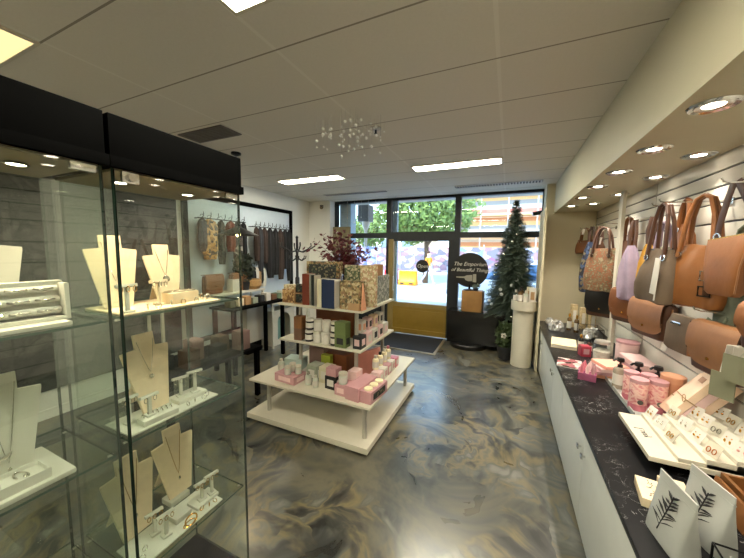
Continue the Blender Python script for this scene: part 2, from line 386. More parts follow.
def thing(name, label, cat, loc=(0, 0, 0), group=None, rotz=0.0):
    o = bpy.data.objects.new(name, None); COL.objects.link(o); o.location = loc; o.rotation_euler = (0, 0, rotz); o.empty_display_size = 0.05
    return tag(o, label, cat, group)
def kids(o): return [c for c in bpy.data.objects if c.parent == o]
def dup(src, loc, label, rotz=None, group=None, scale=None):
    def cp(o, parent):
        c = o.copy(); COL.objects.link(c)
        if parent is not None: c.parent = parent
        for ch in KID.get(o.name) or kids(o): cp(ch, c)
        return c
    c = cp(src, None); c.location = loc
    if rotz is not None: c.rotation_euler = (0, 0, rotz)
    if scale is not None: c.scale = scale if isinstance(scale, (tuple, list)) else (scale,) * 3
    c['label'] = label
    if group: c['group'] = group
    return c
KID = {}
def text_mesh(body, size, shear=0.0, ext=0.001, space=1.0, line=1.0):
    cu = bpy.data.curves.new('t', 'FONT'); cu.body = body; cu.size = size; cu.shear = shear; cu.extrude = ext; cu.align_x = 'CENTER'; cu.align_y = 'CENTER'; cu.space_character = space; cu.space_line = line; cu.resolution_u = 3
    o = bpy.data.objects.new('t', cu); COL.objects.link(o)
    bpy.context.view_layer.update()
    me = bpy.data.meshes.new_from_object(o.evaluated_get(bpy.context.evaluated_depsgraph_get()))
    bpy.data.objects.remove(o); bpy.data.curves.remove(cu); return me
def lettering(name, body, size, m, parent, loc, rot, **kw):
    me = text_mesh(body, size, **kw); me.materials.clear(); me.materials.append(MT[m] if isinstance(m, str) else m)
    o = bpy.data.objects.new(name, me); COL.objects.link(o); o.parent = parent; o.location = loc; o.rotation_euler = rot
    return o
def lamp(name, kind, loc, energy, col=(1, 0.9, 0.75), size=0.05, rot=(0, 0, 0), spot=R(90), blend=0.6, sy=None):
    l = bpy.data.lights.new(name, kind); l.energy = energy; l.color = col
    if kind == 'SPOT': l.spot_size = spot; l.spot_blend = blend; l.shadow_soft_size = size
    elif kind == 'AREA':
        l.size = size
        if sy: l.shape = 'RECTANGLE'; l.size_y = sy
    else: l.shadow_soft_size = size
    o = bpy.data.objects.new(name, l); COL.objects.link(o); o.location = loc; o.rotation_euler = rot; return o
def arc(c, U, V, ru, rv, a0, a1, n=16):
    c, U, V = Vector(c), Vector(U), Vector(V)
    return [c + U * (ru * math.cos(a0 + (a1 - a0) * i / n)) + V * (rv * math.sin(a0 + (a1 - a0) * i / n)) for i in range(n + 1)]
# ------------------------------------------------------------------ the room
WX, FY, ZC, ZS, SX, PY = 1.22, 6.21, 2.915, 2.45, 0.64, 5.75
LX, BY = -4.32, -2.6
def struct(o, label, cat): return tag(o, label, cat, kind='structure')
b = MB(); b.bx((LX - .2, BY - .2, -.12), (WX + .2, FY + .15, 0)); struct(b.build('floor', 'floor'), 'polished concrete floor with swirled grey and ochre trowel marks', 'floor')
b = MB(); b.bx((LX - .2, BY - .2, ZC), (WX + .2, FY + .15, ZC + .2)); struct(b.build('ceiling', 'ceiling'), 'off white suspended panel ceiling with thin dark joints', 'ceiling')
b = MB(); b.bx((LX - .2, BY - .2, 0), (LX, FY + .15, ZC)); struct(b.build('wall_left', 'wall_white'), 'pale painted wall that carries the framed white board', 'wall')
b = MB(); b.bx((LX, BY - .2, 0), (WX, BY, ZC)); struct(b.build('wall_back', 'wall'), 'plain painted wall at the back of the shop', 'wall')
b = MB(); b.bx((WX + .015, BY, 0), (WX + .2, FY + .15, ZC), mi=1)
gz = [0.717, .81, .98, 1.15, 1.32, 1.49, 1.66, 1.83, 2.0, 2.13, 2.235, 2.335]
for i, z in enumerate(gz):
    z2 = gz[i + 1] if i + 1 < len(gz) else ZS
    for (y0, y1) in ((BY, 3.66), (3.675, PY)):
        b.bx((WX, y0, z + .012), (WX + .03, y1, z2), bev=.003)
b.bx((WX, BY, 0), (WX + .03, PY, .7)); b.bx((WX, BY, ZS), (WX + .03, PY, ZC))
struct(b.build('wall_right', ['slat', 'groove']), 'white slatwall with dark horizontal grooves behind the handbags', 'wall')
b = MB(); b.bx((.52, PY, 0), (WX, FY + .1, ZC)); b.bx((.452, 5.08, 0), (.482, PY, ZS)); b.bx((.452, PY, 0), (.52, PY + .03, ZS)); struct(b.build('wall_partition', 'wall_beige'), 'beige wall at the far end of the slatwall beside the shop window', 'wall')
b = MB(); b.bx((SX, BY, ZS), (WX, PY, ZC)); b.bx((SX - .002, BY, ZS - .012), (SX + .02, PY, ZS)); struct(b.build('bulkhead_beam', 'soffit'), 'cream boxed bulkhead running above the handbag wall', 'bulkhead')
# front column in the corner beside the window
b = MB(); b.bx((LX, 5.95, 0), (-3.74, FY + .1, ZC)); struct(b.build('column_corner', 'wall_white'), 'white wall nib in the corner beside the shop window', 'column')
# ---- front windows and door (frames are dark aluminium, the door is olive timber)
def frame_box(name, x0, x1, z0, z1, m, t=.07, d=.1, y=FY): 
    b = MB(); b.bx((x0, y - d / 2, z0), (x0 + t, y + d / 2, z1)); b.bx((x1 - t, y - d / 2, z0), (x1, y + d / 2, z1)); b.bx((x0 + t, y - d / 2, z1 - t), (x1 - t, y + d / 2, z1)); b.bx((x0 + t, y - d / 2, z0), (x1 - t, y + d / 2, z0 + t)); return b
def pane(parent, x0, x1, z0, z1, y=FY):
    b = MB(); b.bx((x0, y - .004, z0), (x1, y + .004, z1)); return b.build('pane', 'pane', parent)
def window(n, x0, x1, zs, label, low=None):
    b = MB(); y0, y1 = FY - .06, FY + .06; t = .055
    b.bx((x0, y0, zs[0]), (x0 + t, y1, ZC)); b.bx((x1 - t, y0, zs[0]), (x1, y1, ZC)); b.bx((x0 + t, y0, ZC - .05), (x1 - t, y1, ZC)); b.bx((x0 + t, y0, zs[0]), (x1 - t, y1, zs[0] + (.15 if n == 2 else .07)))
    for z in zs[1:-1]: b.bx((x0 + t, y0, z - .055), (x1 - t, y1, z + .055))
    if low: b.bx((x0, y0 + .02, 0), (x1, y1 - .02, zs[0]))
    o = struct(b.build('window_%d' % n, 'frame', None, loc=((x0 + x1) / 2, FY, 0)), label, 'window')
    for i in range(len(zs) - 1):
        pane(o, x0 + t, x1 - t, zs[i] + ((.15 if n == 2 else .07) if i == 0 else .055), zs[i + 1] - (.05 if i == len(zs) - 2 else .055))
    return o
window(1, -3.74, -2.385, [.62, 2.13, ZC], 'dark framed shop window beside the corner nib with a transom light', True)
window(2, -2.385, -.94, [2.05, ZC], 'dark framed transom light above the olive entrance door')
window(3, -.94, .56, [.62, 2.13, ZC], 'dark framed shop window behind the fir tree and round sign', True)
b = MB()
b.bx((-1.03, FY - .06, 0), (-.94, FY + .06, 2.05), mi=0)
b.bx((-2.385, FY - .05, 0), (-2.27, FY + .03, 2.05), mi=1); b.bx((-1.10, FY - .045, .02), (-1.03, FY + .03, 2.05), mi=0)
b.bx((-2.27, FY - .045, 2.01), (-1.10, FY + .03, 2.05), mi=0); b.bx((-2.27, FY - .045, .6), (-1.10, FY + .03, .69), mi=1)
door = struct(b.build('door_1', ['frame', 'doorframe'], loc=(-1.65, FY, 0)), 'glazed entrance door with an olive timber lower panel', 'door')
b = MB(); b.bx((-2.27, FY - .03, .02), (-1.10, FY + .02, .6)); b.bx((-2.27, FY - .05, .02), (-1.10, FY - .03, .12)); b.bx((-2.16, FY - .038, .2), (-1.14, FY - .03, .54), bev=.006); b.build('kick_panel', 'kick', door)
pane(door, -2.27, -1.10, .69, 2.01, FY)
b = MB(); b.tube([(-2.25, FY - .05, .95), (-2.25, FY - .1, .95), (-2.25, FY - .1, 1.25), (-2.25, FY - .05, 1.25)], .011); b.build('pull_handle', 'steel', door)
# round sign hung in the door glass
sg = thing('door_sign', 'small round black sign with white lettering hung in the glass of the entrance door', 'sign', (-1.62, FY - .06, 1.49))
b = MB(); b.cyl((-1.62, FY - .066, 1.49), (-1.62, FY - .052, 1.49), .135, seg=40); b.build('disc', 'blackplastic', sg)
b = MB(); b.tube([(-1.68, FY - .052, 1.6), (-1.62, FY - .02, 1.72), (-1.56, FY - .052, 1.6)], .003, 6); b.build('cord', 'blackplastic', sg)
lettering('lettering', 'Open', .1, 'paper', sg, (0, -.0075, 0), (PI / 2, 0, 0), shear=.3)
# skirting and picture rail strip
b = MB(); b.bx((LX, BY, 0), (LX + .015, 5.95, .1)); struct(b.build('baseboard_left', 'wall_white'), 'white baseboard under the framed board', 'baseboard')
# sunken door mat with its trim
dm = thing('door_mat', 'charcoal entrance mat with a pale metal trim in front of the glazed door', 'mat', (-1.62, 5.75, 0))
b = MB(); b.bx((-2.32, 5.14, 0.0), (-1.12, 6.12, .012), bev=.004); b.build('pile', 'mat_', dm)
b = MB(); b.bx((-1.12, 5.10, 0), (-1.075, 6.12, .016)); b.bx((-2.36, 5.10, 0), (-1.12, 5.14, .016)); b.bx((-2.36, 5.14, 0), (-2.32, 6.12, .016)); b.build('edge_trim', 'trim', dm)

# ------------------------------------------------------------------ ceiling fittings
def panel_light(x0, x1, y0, y1, label, m='tube'):
    t = thing('ceiling_light', label, 'light', ((x0 + x1) / 2, (y0 + y1) / 2, ZC), 'fluorescent ceiling panels')
    b = MB(); b.bx((x0, y0, ZC - .012), (x1, y0 + .018, ZC)); b.bx((x0, y1 - .018, ZC - .012), (x1, y1, ZC)); b.bx((x0, y0 + .018, ZC - .012), (x0 + .018, y1 - .018, ZC)); b.bx((x1 - .018, y0 + .018, ZC - .012), (x1, y1 - .018, ZC)); b.build('frame', 'white', t)
    b = MB(); b.bx((x0 + .018, y0 + .018, ZC - .008), (x1 - .018, y1 - .018, ZC - .001)); b.build('diffuser', m, t)
panel_light(-3.53, -2.41, .575, .86, 'warm yellow fluorescent panel above the glass jewellery showcases', 'tubewarm')
panel_light(-1.24, -.12, .855, 1.14, 'fluorescent panel cut by the top edge of the photo')
panel_light(-1.24, -.12, 3.955, 4.215, 'long fluorescent panel over the aisle near the bulkhead')
panel_light(-3.52, -2.37, 3.96, 4.22, 'long fluorescent panel nearest the framed white board')
for x in (-1.24, -3.52): panel_light(x, x + 1.12, -1.4, -1.12, 'unseen fluorescent panel added for light at the back of the shop ' + ('beside the bulkhead' if x > -2 else 'away from the bulkhead'))  # unseen panels behind the camera, added for the light they give
def slot_vent(x0, x1, y0, y1, label, n=24):
    t = thing('ceiling_vent', label, 'vent', ((x0 + x1) / 2, (y0 + y1) / 2, ZC), None)
    b = MB(); b.bx((x0, y0, ZC - .01), (x1, y0 + .015, ZC)); b.bx((x0, y1 - .015, ZC - .01), (x1, y1, ZC)); b.build('frame', 'steel', t)
    b = MB(); b.bx((x0, y0 + .015, ZC - .004), (x1, y1 - .015, ZC), mi=1)
    for i in range(n):
        x = x0 + (x1 - x0) * (i + .5) / n; b.box((x, (y0 + y1) / 2, ZC - .006), (.03, y1 - y0 - .03, .004), (0, .5, 0), mi=0)
    b.build('louvres', ['paper', 'dark'], t)
slot_vent(-.9, .43, 5.38, 5.56, 'slotted air vent in the ceiling above the round sign', 30)
slot_vent(-3.5, -2.15, 5.3, 5.44, 'slotted air vent in the ceiling near the corner nib', 30)
b = MB(); b.bx((-3.03, 2.02, ZC - .012), (-2.43, 2.26, ZC), bev=.003)
for i in range(7): b.bx((-3.0, 2.045 + i * .029, ZC - .018), (-2.46, 2.06 + i * .029, ZC - .012))
tag(b.build('ceiling_grille', mat('grille_grey', (104, 98, 94), .6), loc=(-2.73, 2.14, ZC)), 'grey return air grille in the ceiling above the showcase corner', 'vent')
t = thing('sprinkler_head', 'small white sprinkler head on the ceiling beside the glass bead mobile', 'sprinkler', (-1.16, 2.62, ZC))
b = MB(); b.lathe([(.0, 0), (.05, 0), (.05, -.012), (.03, -.02), (0, -.02)], (-1.16, 2.62, ZC)); b.build('rose', 'steel', t)
b = MB(); b.cyl((-1.16, 2.62, ZC - .02), (-1.16, 2.62, ZC - .05), .01); b.cyl((-1.16, 2.62, ZC - .05), (-1.16, 2.62, ZC - .054), .014); b.build('deflector', 'blackmetal', t)
def security_camera(loc, d, label):
    t = thing('security_camera', label, 'camera', loc)
    L = Vector(loc); d = Vector(d).normalized()
    b = MB(); b.box(L, (.06, .06, .06), bev=.01); b.build('bracket', 'blackplastic', t)
    b = MB(); b.tube([L, L + d * .09], .012); b.cyl(L + d * .06 + Vector((0, 0, -.015)), L + d * .2 + Vector((0, 0, -.035)), .034, seg=16); b.build('body', 'blackplastic', t)
    b = MB(); b.cyl(L + d * .2 + Vector((0, 0, -.035)), L + d * .206 + Vector((0, 0, -.036)), .024); b.build('lens', 'chrome', t)
security_camera((-3.95, 5.92, 2.79), (.5, -.8, -.1), 'black security camera on the white wall nib by the window')
security_camera((.545, 6.1, 2.52), (-1, -.3, -.05), 'black security camera beside the tip of the fir tree')
# glass bead mobile
mo = thing('hanging_mobile', 'mobile of small clear glass beads on fine threads under the ceiling', 'mobile', (-1.3, 2.4, ZC))
tb = MB(); beads = []
for i in range(62):
    a = rnd.random() * 2 * PI; r = math.sqrt(rnd.random())
    x, y = -1.32 + .33 * r * math.cos(a) , 2.42 + .27 * r * math.sin(a); z = ZC - .04 - rnd.random() * .2
    tb.tube([(x, y, z), (x, y, ZC)], .0007, 4); beads.append((x, y, z))
tb.build('threads', mat('nylon_thread', (170, 166, 158), .4), mo)
bm_ = MB(); bm_.sphere((0, 0, 0), .011, 10); b0 = bm_.build('bead', mat('glass_bead', (250, 250, 245), .1, spec=1.0), mo, keep=True)
b0.location = Vector(beads[0]) - mo.location
for p in beads[1:]:
    c = b0.copy(); COL.objects.link(c); c.location = Vector(p) - mo.location; k = rnd.uniform(.6, 1.25); c.scale = (k, k, k)
# pendant lamp
pl = thing('pendant_lamp', 'black conical metal pendant lamp with a glowing bulb beyond the glass showcase', 'lamp', (-2.96, 2.66, ZC))
P = Vector((-2.96, 2.66, 0))
b = MB(); b.lathe([(0, ZC), (.055, ZC), (.055, ZC - .02), (.02, ZC - .035), (0, ZC - .035)], P); b.build('ceiling_rose', 'blackmetal', pl)
b = MB(); b.cyl(P + Vector((0, 0, 2.1)), P + Vector((0, 0, ZC - .03)), .004, seg=6); b.build('cord', 'blackplastic', pl)
b = MB(); b.lathe([(.012, 2.13), (.03, 2.12), (.035, 2.06), (.06, 2.045), (.23, 1.965), (.225, 1.96), (.055, 2.035), (.012, 2.05)], P, 32); b.build('shade', 'blackmetal', pl)
b = MB(); b.sphere(P + Vector((0, 0, 1.975)), .028, 12, sc=(1, 1, 1.2)); b.build('bulb', 'bulb', pl)
lamp('pendant_light', 'POINT', P + Vector((0, 0, 1.93)), 4, (1, .8, .5), .03)
# bulkhead downlights
DL = [(.78, 1.86), (.79, 2.48), (.77, 3.06), (.76, 3.64), (1.10, 2.73), (1.10, 3.37), (1.08, 4.2), (.98, 4.85), (.76, 4.3), (.76, 5.0), (.76, 1.1), (1.1, 2.0), (1.1, 1.2), (.76, .3)]
WHERE = ['largest, above the earring cards', 'second along the aisle edge', 'third along the aisle edge', 'fourth along the aisle edge', 'above the big leather shoulder bags', 'above the lilac bag', 'beside the white post', 'nearest the beige end wall by the slats', 'fifth along the aisle edge', 'last along the aisle edge', 'aisle edge, behind the viewer', 'above the tan round bag', 'slatwall side, behind the viewer', 'far behind the viewer']
for i, (x, y) in enumerate(DL):
    t = thing('downlight', 'recessed downlight in the cream bulkhead, ' + WHERE[i], 'light', (x, y, ZS - .012), 'bulkhead downlights')
    zb = ZS
    b = MB(); b.lathe([(.036, zb + .0), (.040, zb - .004), (.060, zb - .006), (.064, zb - .002), (.080, zb - .009), (.088, zb - .002), (.088, zb + .0)], (x, y, 0), 28); b.build('trim_ring', 'chrome', t)
    b = MB(); b.lathe([(0, zb - .003), (.037, zb - .003), (.037, zb), (0, zb)], (x, y, 0), 20); b.build('lens', 'led', t)
    lamp('downlight_spot', 'SPOT', (x, y, zb - .02), 13.5 if i < 12 else 8, (1, .90, .76), .03, (0, R(10) if x > .9 else 0, 0), R(100), .8)

# ------------------------------------------------------------------ the street
b = MB(); b.bx((-45, FY + .12, -.3), (45, 70, -.02)); struct(b.build('pavement', mat('pale_pavement', (168, 164, 158), .8, var=.08, scale=1.5)), 'sunlit pale pavement outside the shop window', 'pavement')
b = MB(); b.bx((-8, FY + .16, 3.25), (6, 8.3, 3.36)); b.bx((-8, FY + .16, 2.9), (6, FY + .5, 3.25)); struct(b.build('awning_roof', mat('awning_soffit', (196, 194, 186), .7)), 'flat street awning over the shop window', 'awning')  # awning slab raised out of view and deepened to shade the near pavement
b = MB(); b.bx((-3.72, 6.34, 0), (-3.42, 6.6, 2.93)); struct(b.build('jamb_strip', mat('daylit_jamb_blue', (168, 190, 208), .7, var=.04)), 'pale blue upright standing in for a daylit window jamb', 'column')  # pale blue paints the daylight on the inner side of the window jamb
b = MB(); b.bx((-2.4, 6.34, 0), (-2.26, 6.42, 2.93)); struct(b.build('jamb_strip.001', bpy.data.materials['daylit_jamb_blue']), 'slim pale blue strip standing in for a daylit door jamb', 'column')  # same blue, painted daylight on the jamb by the door
ub = thing('wall_unit', 'grey boxed air unit with a white funnel under the street awning', 'air unit', (-3.35, 7.0, 2.45))
b = MB(); b.bx((-3.5, 6.85, 2.52), (-3.2, 7.15, 2.93), bev=.01)
for i in range(8): b.bx((-3.48, 6.84, 2.55 + i * .045), (-3.22, 6.85, 2.57 + i * .045))
b.build('casing', mat('unit_grey', (110, 112, 112), .6), ub)
b = MB(); b.lathe([(.11, 2.52), (.1, 2.45), (.04, 2.3), (.035, 1.9), (0, 1.9)], (-3.33, 6.98, 0)); b.build('funnel', 'paper', ub)
def leafy(n, c, rad, size, seed, mats_, parent, name='foliage', hollow=.5):
    r = random.Random(seed); b = MB()
    for i in range(n):
        while True:
            p = Vector((r.uniform(-1, 1), r.uniform(-1, 1), r.uniform(-1, 1)))
            if hollow * .7 < p.length < 1: break
        k = 1 + .25 * noise.noise(p * 2.3 + Vector((seed, 0, 0)))
        q = Vector(c) + Vector((p.x * rad[0], p.y * rad[1], p.z * rad[2])) * k
        d = Vector((r.gauss(0, 1), r.gauss(0, 1), r.gauss(0, 1))).normalized(); e = d.orthogonal().normalized(); s = size * r.uniform(.6, 1.4)
        b.quad(q + d * s, q + e * s * .5, q - d * s, q - e * s * .5)
    return b.build(name, mats_, parent, smooth='raw' and False)
tr = thing('street_tree', 'leafy green street tree seen through the transom light', 'tree', (-4.3, 17, 0))
b = MB(); b.tube([(-4.3, 17, 0), (-4.25, 17, 1.2), (-4.3, 17.05, 2.4), (-4.1, 17, 3.4)], [.17, .14, .12, .08], 10); b.build('trunk', 'bark', tr)
for (p, q) in (((-4.3, 17.05, 2.3), (-5.4, 16.8, 3.6)), ((-4.27, 17, 2.1), (-3.0, 17.2, 3.5)), ((-4.2, 17, 2.8), (-4.3, 16.2, 4.2))):
    b = MB(); b.tube([p, (Vector(p) + Vector(q)) / 2 + Vector((0, 0, .2)), q], [.08, .06, .03], 8); b.build('branch', 'bark', tr)
leafy(5200, (-4.6, 17.2, 4.1), (3.0, 2.2, 1.75), .15, 3, 'treeleaf', tr)
tr2 = thing('street_tree', 'smaller green street tree beyond the corner window', 'tree', (-11, 24, 0))
b = MB(); b.tube([(-11, 24, 0), (-11.05, 24, 1.5), (-11, 24.05, 3)], [.14, .12, .09], 10); b.build('trunk', 'bark', tr2)
leafy(1500, (-11, 24, 3.6), (1.6, 1.5, 1.6), .17, 9, 'treeleaf', tr2)
# scaffolded building
sb = thing('scaffolded_building', 'tall building wrapped in orange and white scaffold netting across the street', 'building', (0, 33, 0))
b = MB(); b.bx((-5, 32, 0), (22, 44, 17)); b.build('facade', stripes_mat('scaffold_netting', [(204, 132, 84), (216, 196, 168), (196, 120, 104), (206, 200, 190), (150, 146, 140), (214, 170, 110)], 2, .42), sb)
for k in range(7):
    b = MB(); b.bx((-5.2, 31.2, 1.0 + k * 2.1), (22, 31.9, 1.1 + k * 2.1)); b.build('scaffold_deck', mat('deck_timber', (176, 130, 80), .7) if k == 0 else bpy.data.materials['deck_timber'], sb)
for k in range(12):
    b = MB(); b.cyl((-5 + k * 2.4, 31.05, 0), (-5 + k * 2.4, 31.05, 16), .06, seg=8); b.build('scaffold_pole', 'steel', sb)
lb = thing('low_building', 'low cream building with orange scaffold beyond the corner window', 'building', (-20, 36, 0))
b = MB(); b.bx((-26, 34, 0), (-9, 42, 4.2)); b.build('facade', mat('cream_render', (226, 214, 190), .8, var=.08, scale=.4), lb)
b = MB(); b.bx((-26, 33.8, 4.2), (-9, 42, 4.6)); b.build('roof', mat('roof_tile', (206, 140, 96), .8), lb)
for k in range(6):
    b = MB(); b.bx((-24.5 + k * 2.6, 33.9, 1.6), (-23.2 + k * 2.6, 34, 3.2)); b.build('shop_window', mat('far_glass', (120, 134, 150), .2) if k == 0 else bpy.data.materials['far_glass'], lb)
fence_cols = [(138, 112, 146), (92, 104, 156), (158, 96, 104), (128, 120, 150), (164, 128, 130), (80, 112, 156), (146, 96, 128), (130, 132, 156), (156, 102, 98), (100, 108, 152)]
fc = thing('hoarding_fence', 'street hoarding of lilac, blue and pink banner panels behind the barriers', 'fence', (-4, 22, 0))
for k in range(10):
    b = MB(); b.bx((-13.5 + k * 2, 22, .3), (-11.6 + k * 2, 22.05, 2.1)); b.build('banner_panel', speckle('banner_%d' % k, [fence_cols[k], (186, 180, 188), (150, 120, 130), tuple(min(255, v + 50) for v in fence_cols[k]), (120, 116, 128)], 2.4, .7, stretch=(1, 1, 1.6)), fc)
b = MB()
for k in range(11): b.cyl((-13.55 + k * 2, 22.05, 0), (-13.55 + k * 2, 22.05, 2.3), .04, seg=8)
b.build('fence_posts', 'steel', fc)
def barrier(x0, x1, y, col, label):
    t = thing('road_barrier', label, 'barrier', ((x0 + x1) / 2, y, 0), 'plastic road barriers'); m = mat('barrier_' + label.split()[0], col, .5)
    b = MB(); xc = (x0 + x1) / 2; hw = (x1 - x0) / 2
    M = Matrix.Translation((xc, y, 0))
    b.loft([(0, hw, .28), (.16, hw, .28), (.3, hw * .99, .16), (.62, hw * .99, .13), (.66, hw * .97, .14), (.74, hw * .97, .14)], 6, 24, M=M); b.build('body', m, t)
    b = MB(); b.bx((x0 + .15, y - .29, .05), (x0 + .35, y + .29, .12)); b.bx((x1 - .35, y - .29, .05), (x1 - .15, y + .29, .12)); b.build('fork_slot', 'dark', t)
barrier(-5.35, -4.35, 15.5, (226, 140, 0), 'yellow water filled plastic road barrier on the pavement')
barrier(-6.2, -5.45, 15.5, (196, 30, 40), 'red water filled plastic road barrier next to the yellow one')
b = MB(); b.box((-1.9, 13.2, .475), (.95, .04, 1.0), (-.14, 0, 0), bev=.01); b.box((-1.9, 13.34, .475), (.95, .04, 1.0), (.14, 0, 0), bev=.01)
tag(b.build('pavement_board', mat('board_grey', (92, 98, 108), .6), loc=(-1.9, 13.3, 0)), 'dark grey sandwich board standing on the pavement outside', 'sign board')
# cars
def car(x, y, rot, label, col):
    t = thing('car', label, 'car', (x, y, 0), 'parked cars'); t.rotation_euler = (0, 0, rot)
    def K(b, n, m): return b.build(n, m, t, keep=True)
    paint = mat('car_paint_' + label.split()[0], col, .25, coat=.6, var=.01)
    b = MB(); pr = [(-2.1, .32), (-2.12, .62), (-2.0, .78), (-1.2, .95), (1.55, 1.0), (2.05, .92), (2.15, .6), (2.1, .32)]
    rings = []
    for (f, yy) in ((.86, -.86), (1, -.8), (1, .8), (.86, .86)):
        rings.append([b.bm.verts.new(Vector((p[0] * (.98 if f < 1 else 1), yy, .32 + (p[1] - .32) * f))) for p in pr])
    b.skin(rings); K(b, 'body', paint)
    b = MB(); rings = []
    for (k, yy) in ((.0, -.78), (1, -.62), (1, .62), (0, .78)):
        q = [(-1.2, .93), (-.45 - .0, 1.42), (1.0, 1.46), (1.75, .98)]
        rings.append([b.bm.verts.new(Vector((p[0], yy, .93 + (p[1] - .93) * (.25 + .75 * k)))) for p in q])
    b.skin(rings); K(b, 'cabin', mat('car_glass', (52, 84, 120), .08, spec=.8) if 'car_glass' not in bpy.data.materials else bpy.data.materials['car_glass'])
    b = MB(); b.box((.3, 0, 1.45), (1.35, 1.2, .05), bev=.02); K(b, 'roof', paint)
    for sx_ in (-1.3, 1.3):
        for sy in (-.8, .8):
            b = MB(); b.cyl((sx_, sy - .1, .32), (sx_, sy + .1, .32), .32, seg=24); K(b, 'wheel', 'blackplastic')
    for sy in (-.6, .6):
        b = MB(); b.box((-2.03, sy, .7), (.14, .32, .14), bev=.03); K(b, 'headlight', 'chrome')
    return t
car(.35, 10.7, R(0), 'white car parked outside with its nose behind the round sign', (236, 238, 240))
car(2.6, 15.0, R(4), 'silver car parked further out behind the fir tree', (200, 206, 214))
# passer-by
ps = thing('person', 'person in an orange top and pale trousers walking past outside the door', 'person', (-3.95, 16.2, 0))
def walker():
    me = bpy.data.meshes.new('body'); B = bmesh.new()
    pts = [(0, 0, .95), (0, 0, 1.15), (0, 0, 1.38), (0, 0, 1.5), (0, 0, 1.6), (0, 0, 1.72), (.09, 0, .92), (.22, 0, .5), (.3, 0, .08), (.42, 0, .04), (-.09, 0, .92), (-.16, 0, .5), (-.38, 0, .14), (-.28, 0, .07), (.1, .2, 1.42), (.16, .25, 1.15), (.34, .24, 1.02), (-.05, -.2, 1.42), (-.12, -.25, 1.15), (.02, -.26, .92)]
    ed = [(0, 1), (1, 2), (2, 3), (3, 4), (4, 5), (0, 6), (6, 7), (7, 8), (8, 9), (0, 10), (10, 11), (11, 12), (12, 13), (2, 14), (14, 15), (15, 16), (2, 17), (17, 18), (18, 19)]
    rd = [.14, .13, .15, .06, .07, .09, .09, .065, .045, .04, .09, .065, .045, .04, .06, .045, .035, .06, .045, .035]
    vs = [B.verts.new(p) for p in pts]
    for a, c in ed: B.edges.new((vs[a], vs[c]))
    B.to_mesh(me); B.free(); o = bpy.data.objects.new('body', me); COL.objects.link(o)
    s = o.modifiers.new('skin', 'SKIN')
    for i, v in enumerate(me.skin_vertices[0].data): v.radius = (rd[i], rd[i]); v.use_root = (i == 0)
    o.modifiers.new('smooth', 'SUBSURF').levels = 1; o.modifiers['smooth'].render_levels = 1
    bpy.context.view_layer.update(); dg = bpy.context.evaluated_depsgraph_get()
    m2 = bpy.data.meshes.new_from_object(o.evaluated_get(dg)); bpy.data.objects.remove(o)
    o = bpy.data.objects.new('body', m2); COL.objects.link(o); o.parent = ps
    for m in (mat('skin_tone', (206, 160, 130), .6), mat('orange_top', (240, 150, 40), .7), mat('pale_trousers', (196, 190, 196), .7)): m2.materials.append(m)
    for p in m2.polygons:
        z = p.center.z; p.use_smooth = True
        p.material_index = 2 if z < .98 and abs(p.center.y) < .19 and z > .1 else 1 if .98 <= z < 1.47 and (abs(p.center.y) < .19 or z > 1.2) else 0
    b = MB(); b.sphere((-.01, 0, 1.745), .098, 12, sc=(1, .9, .85)); b.build('hair', 'brown', ps, keep=True)
walker()
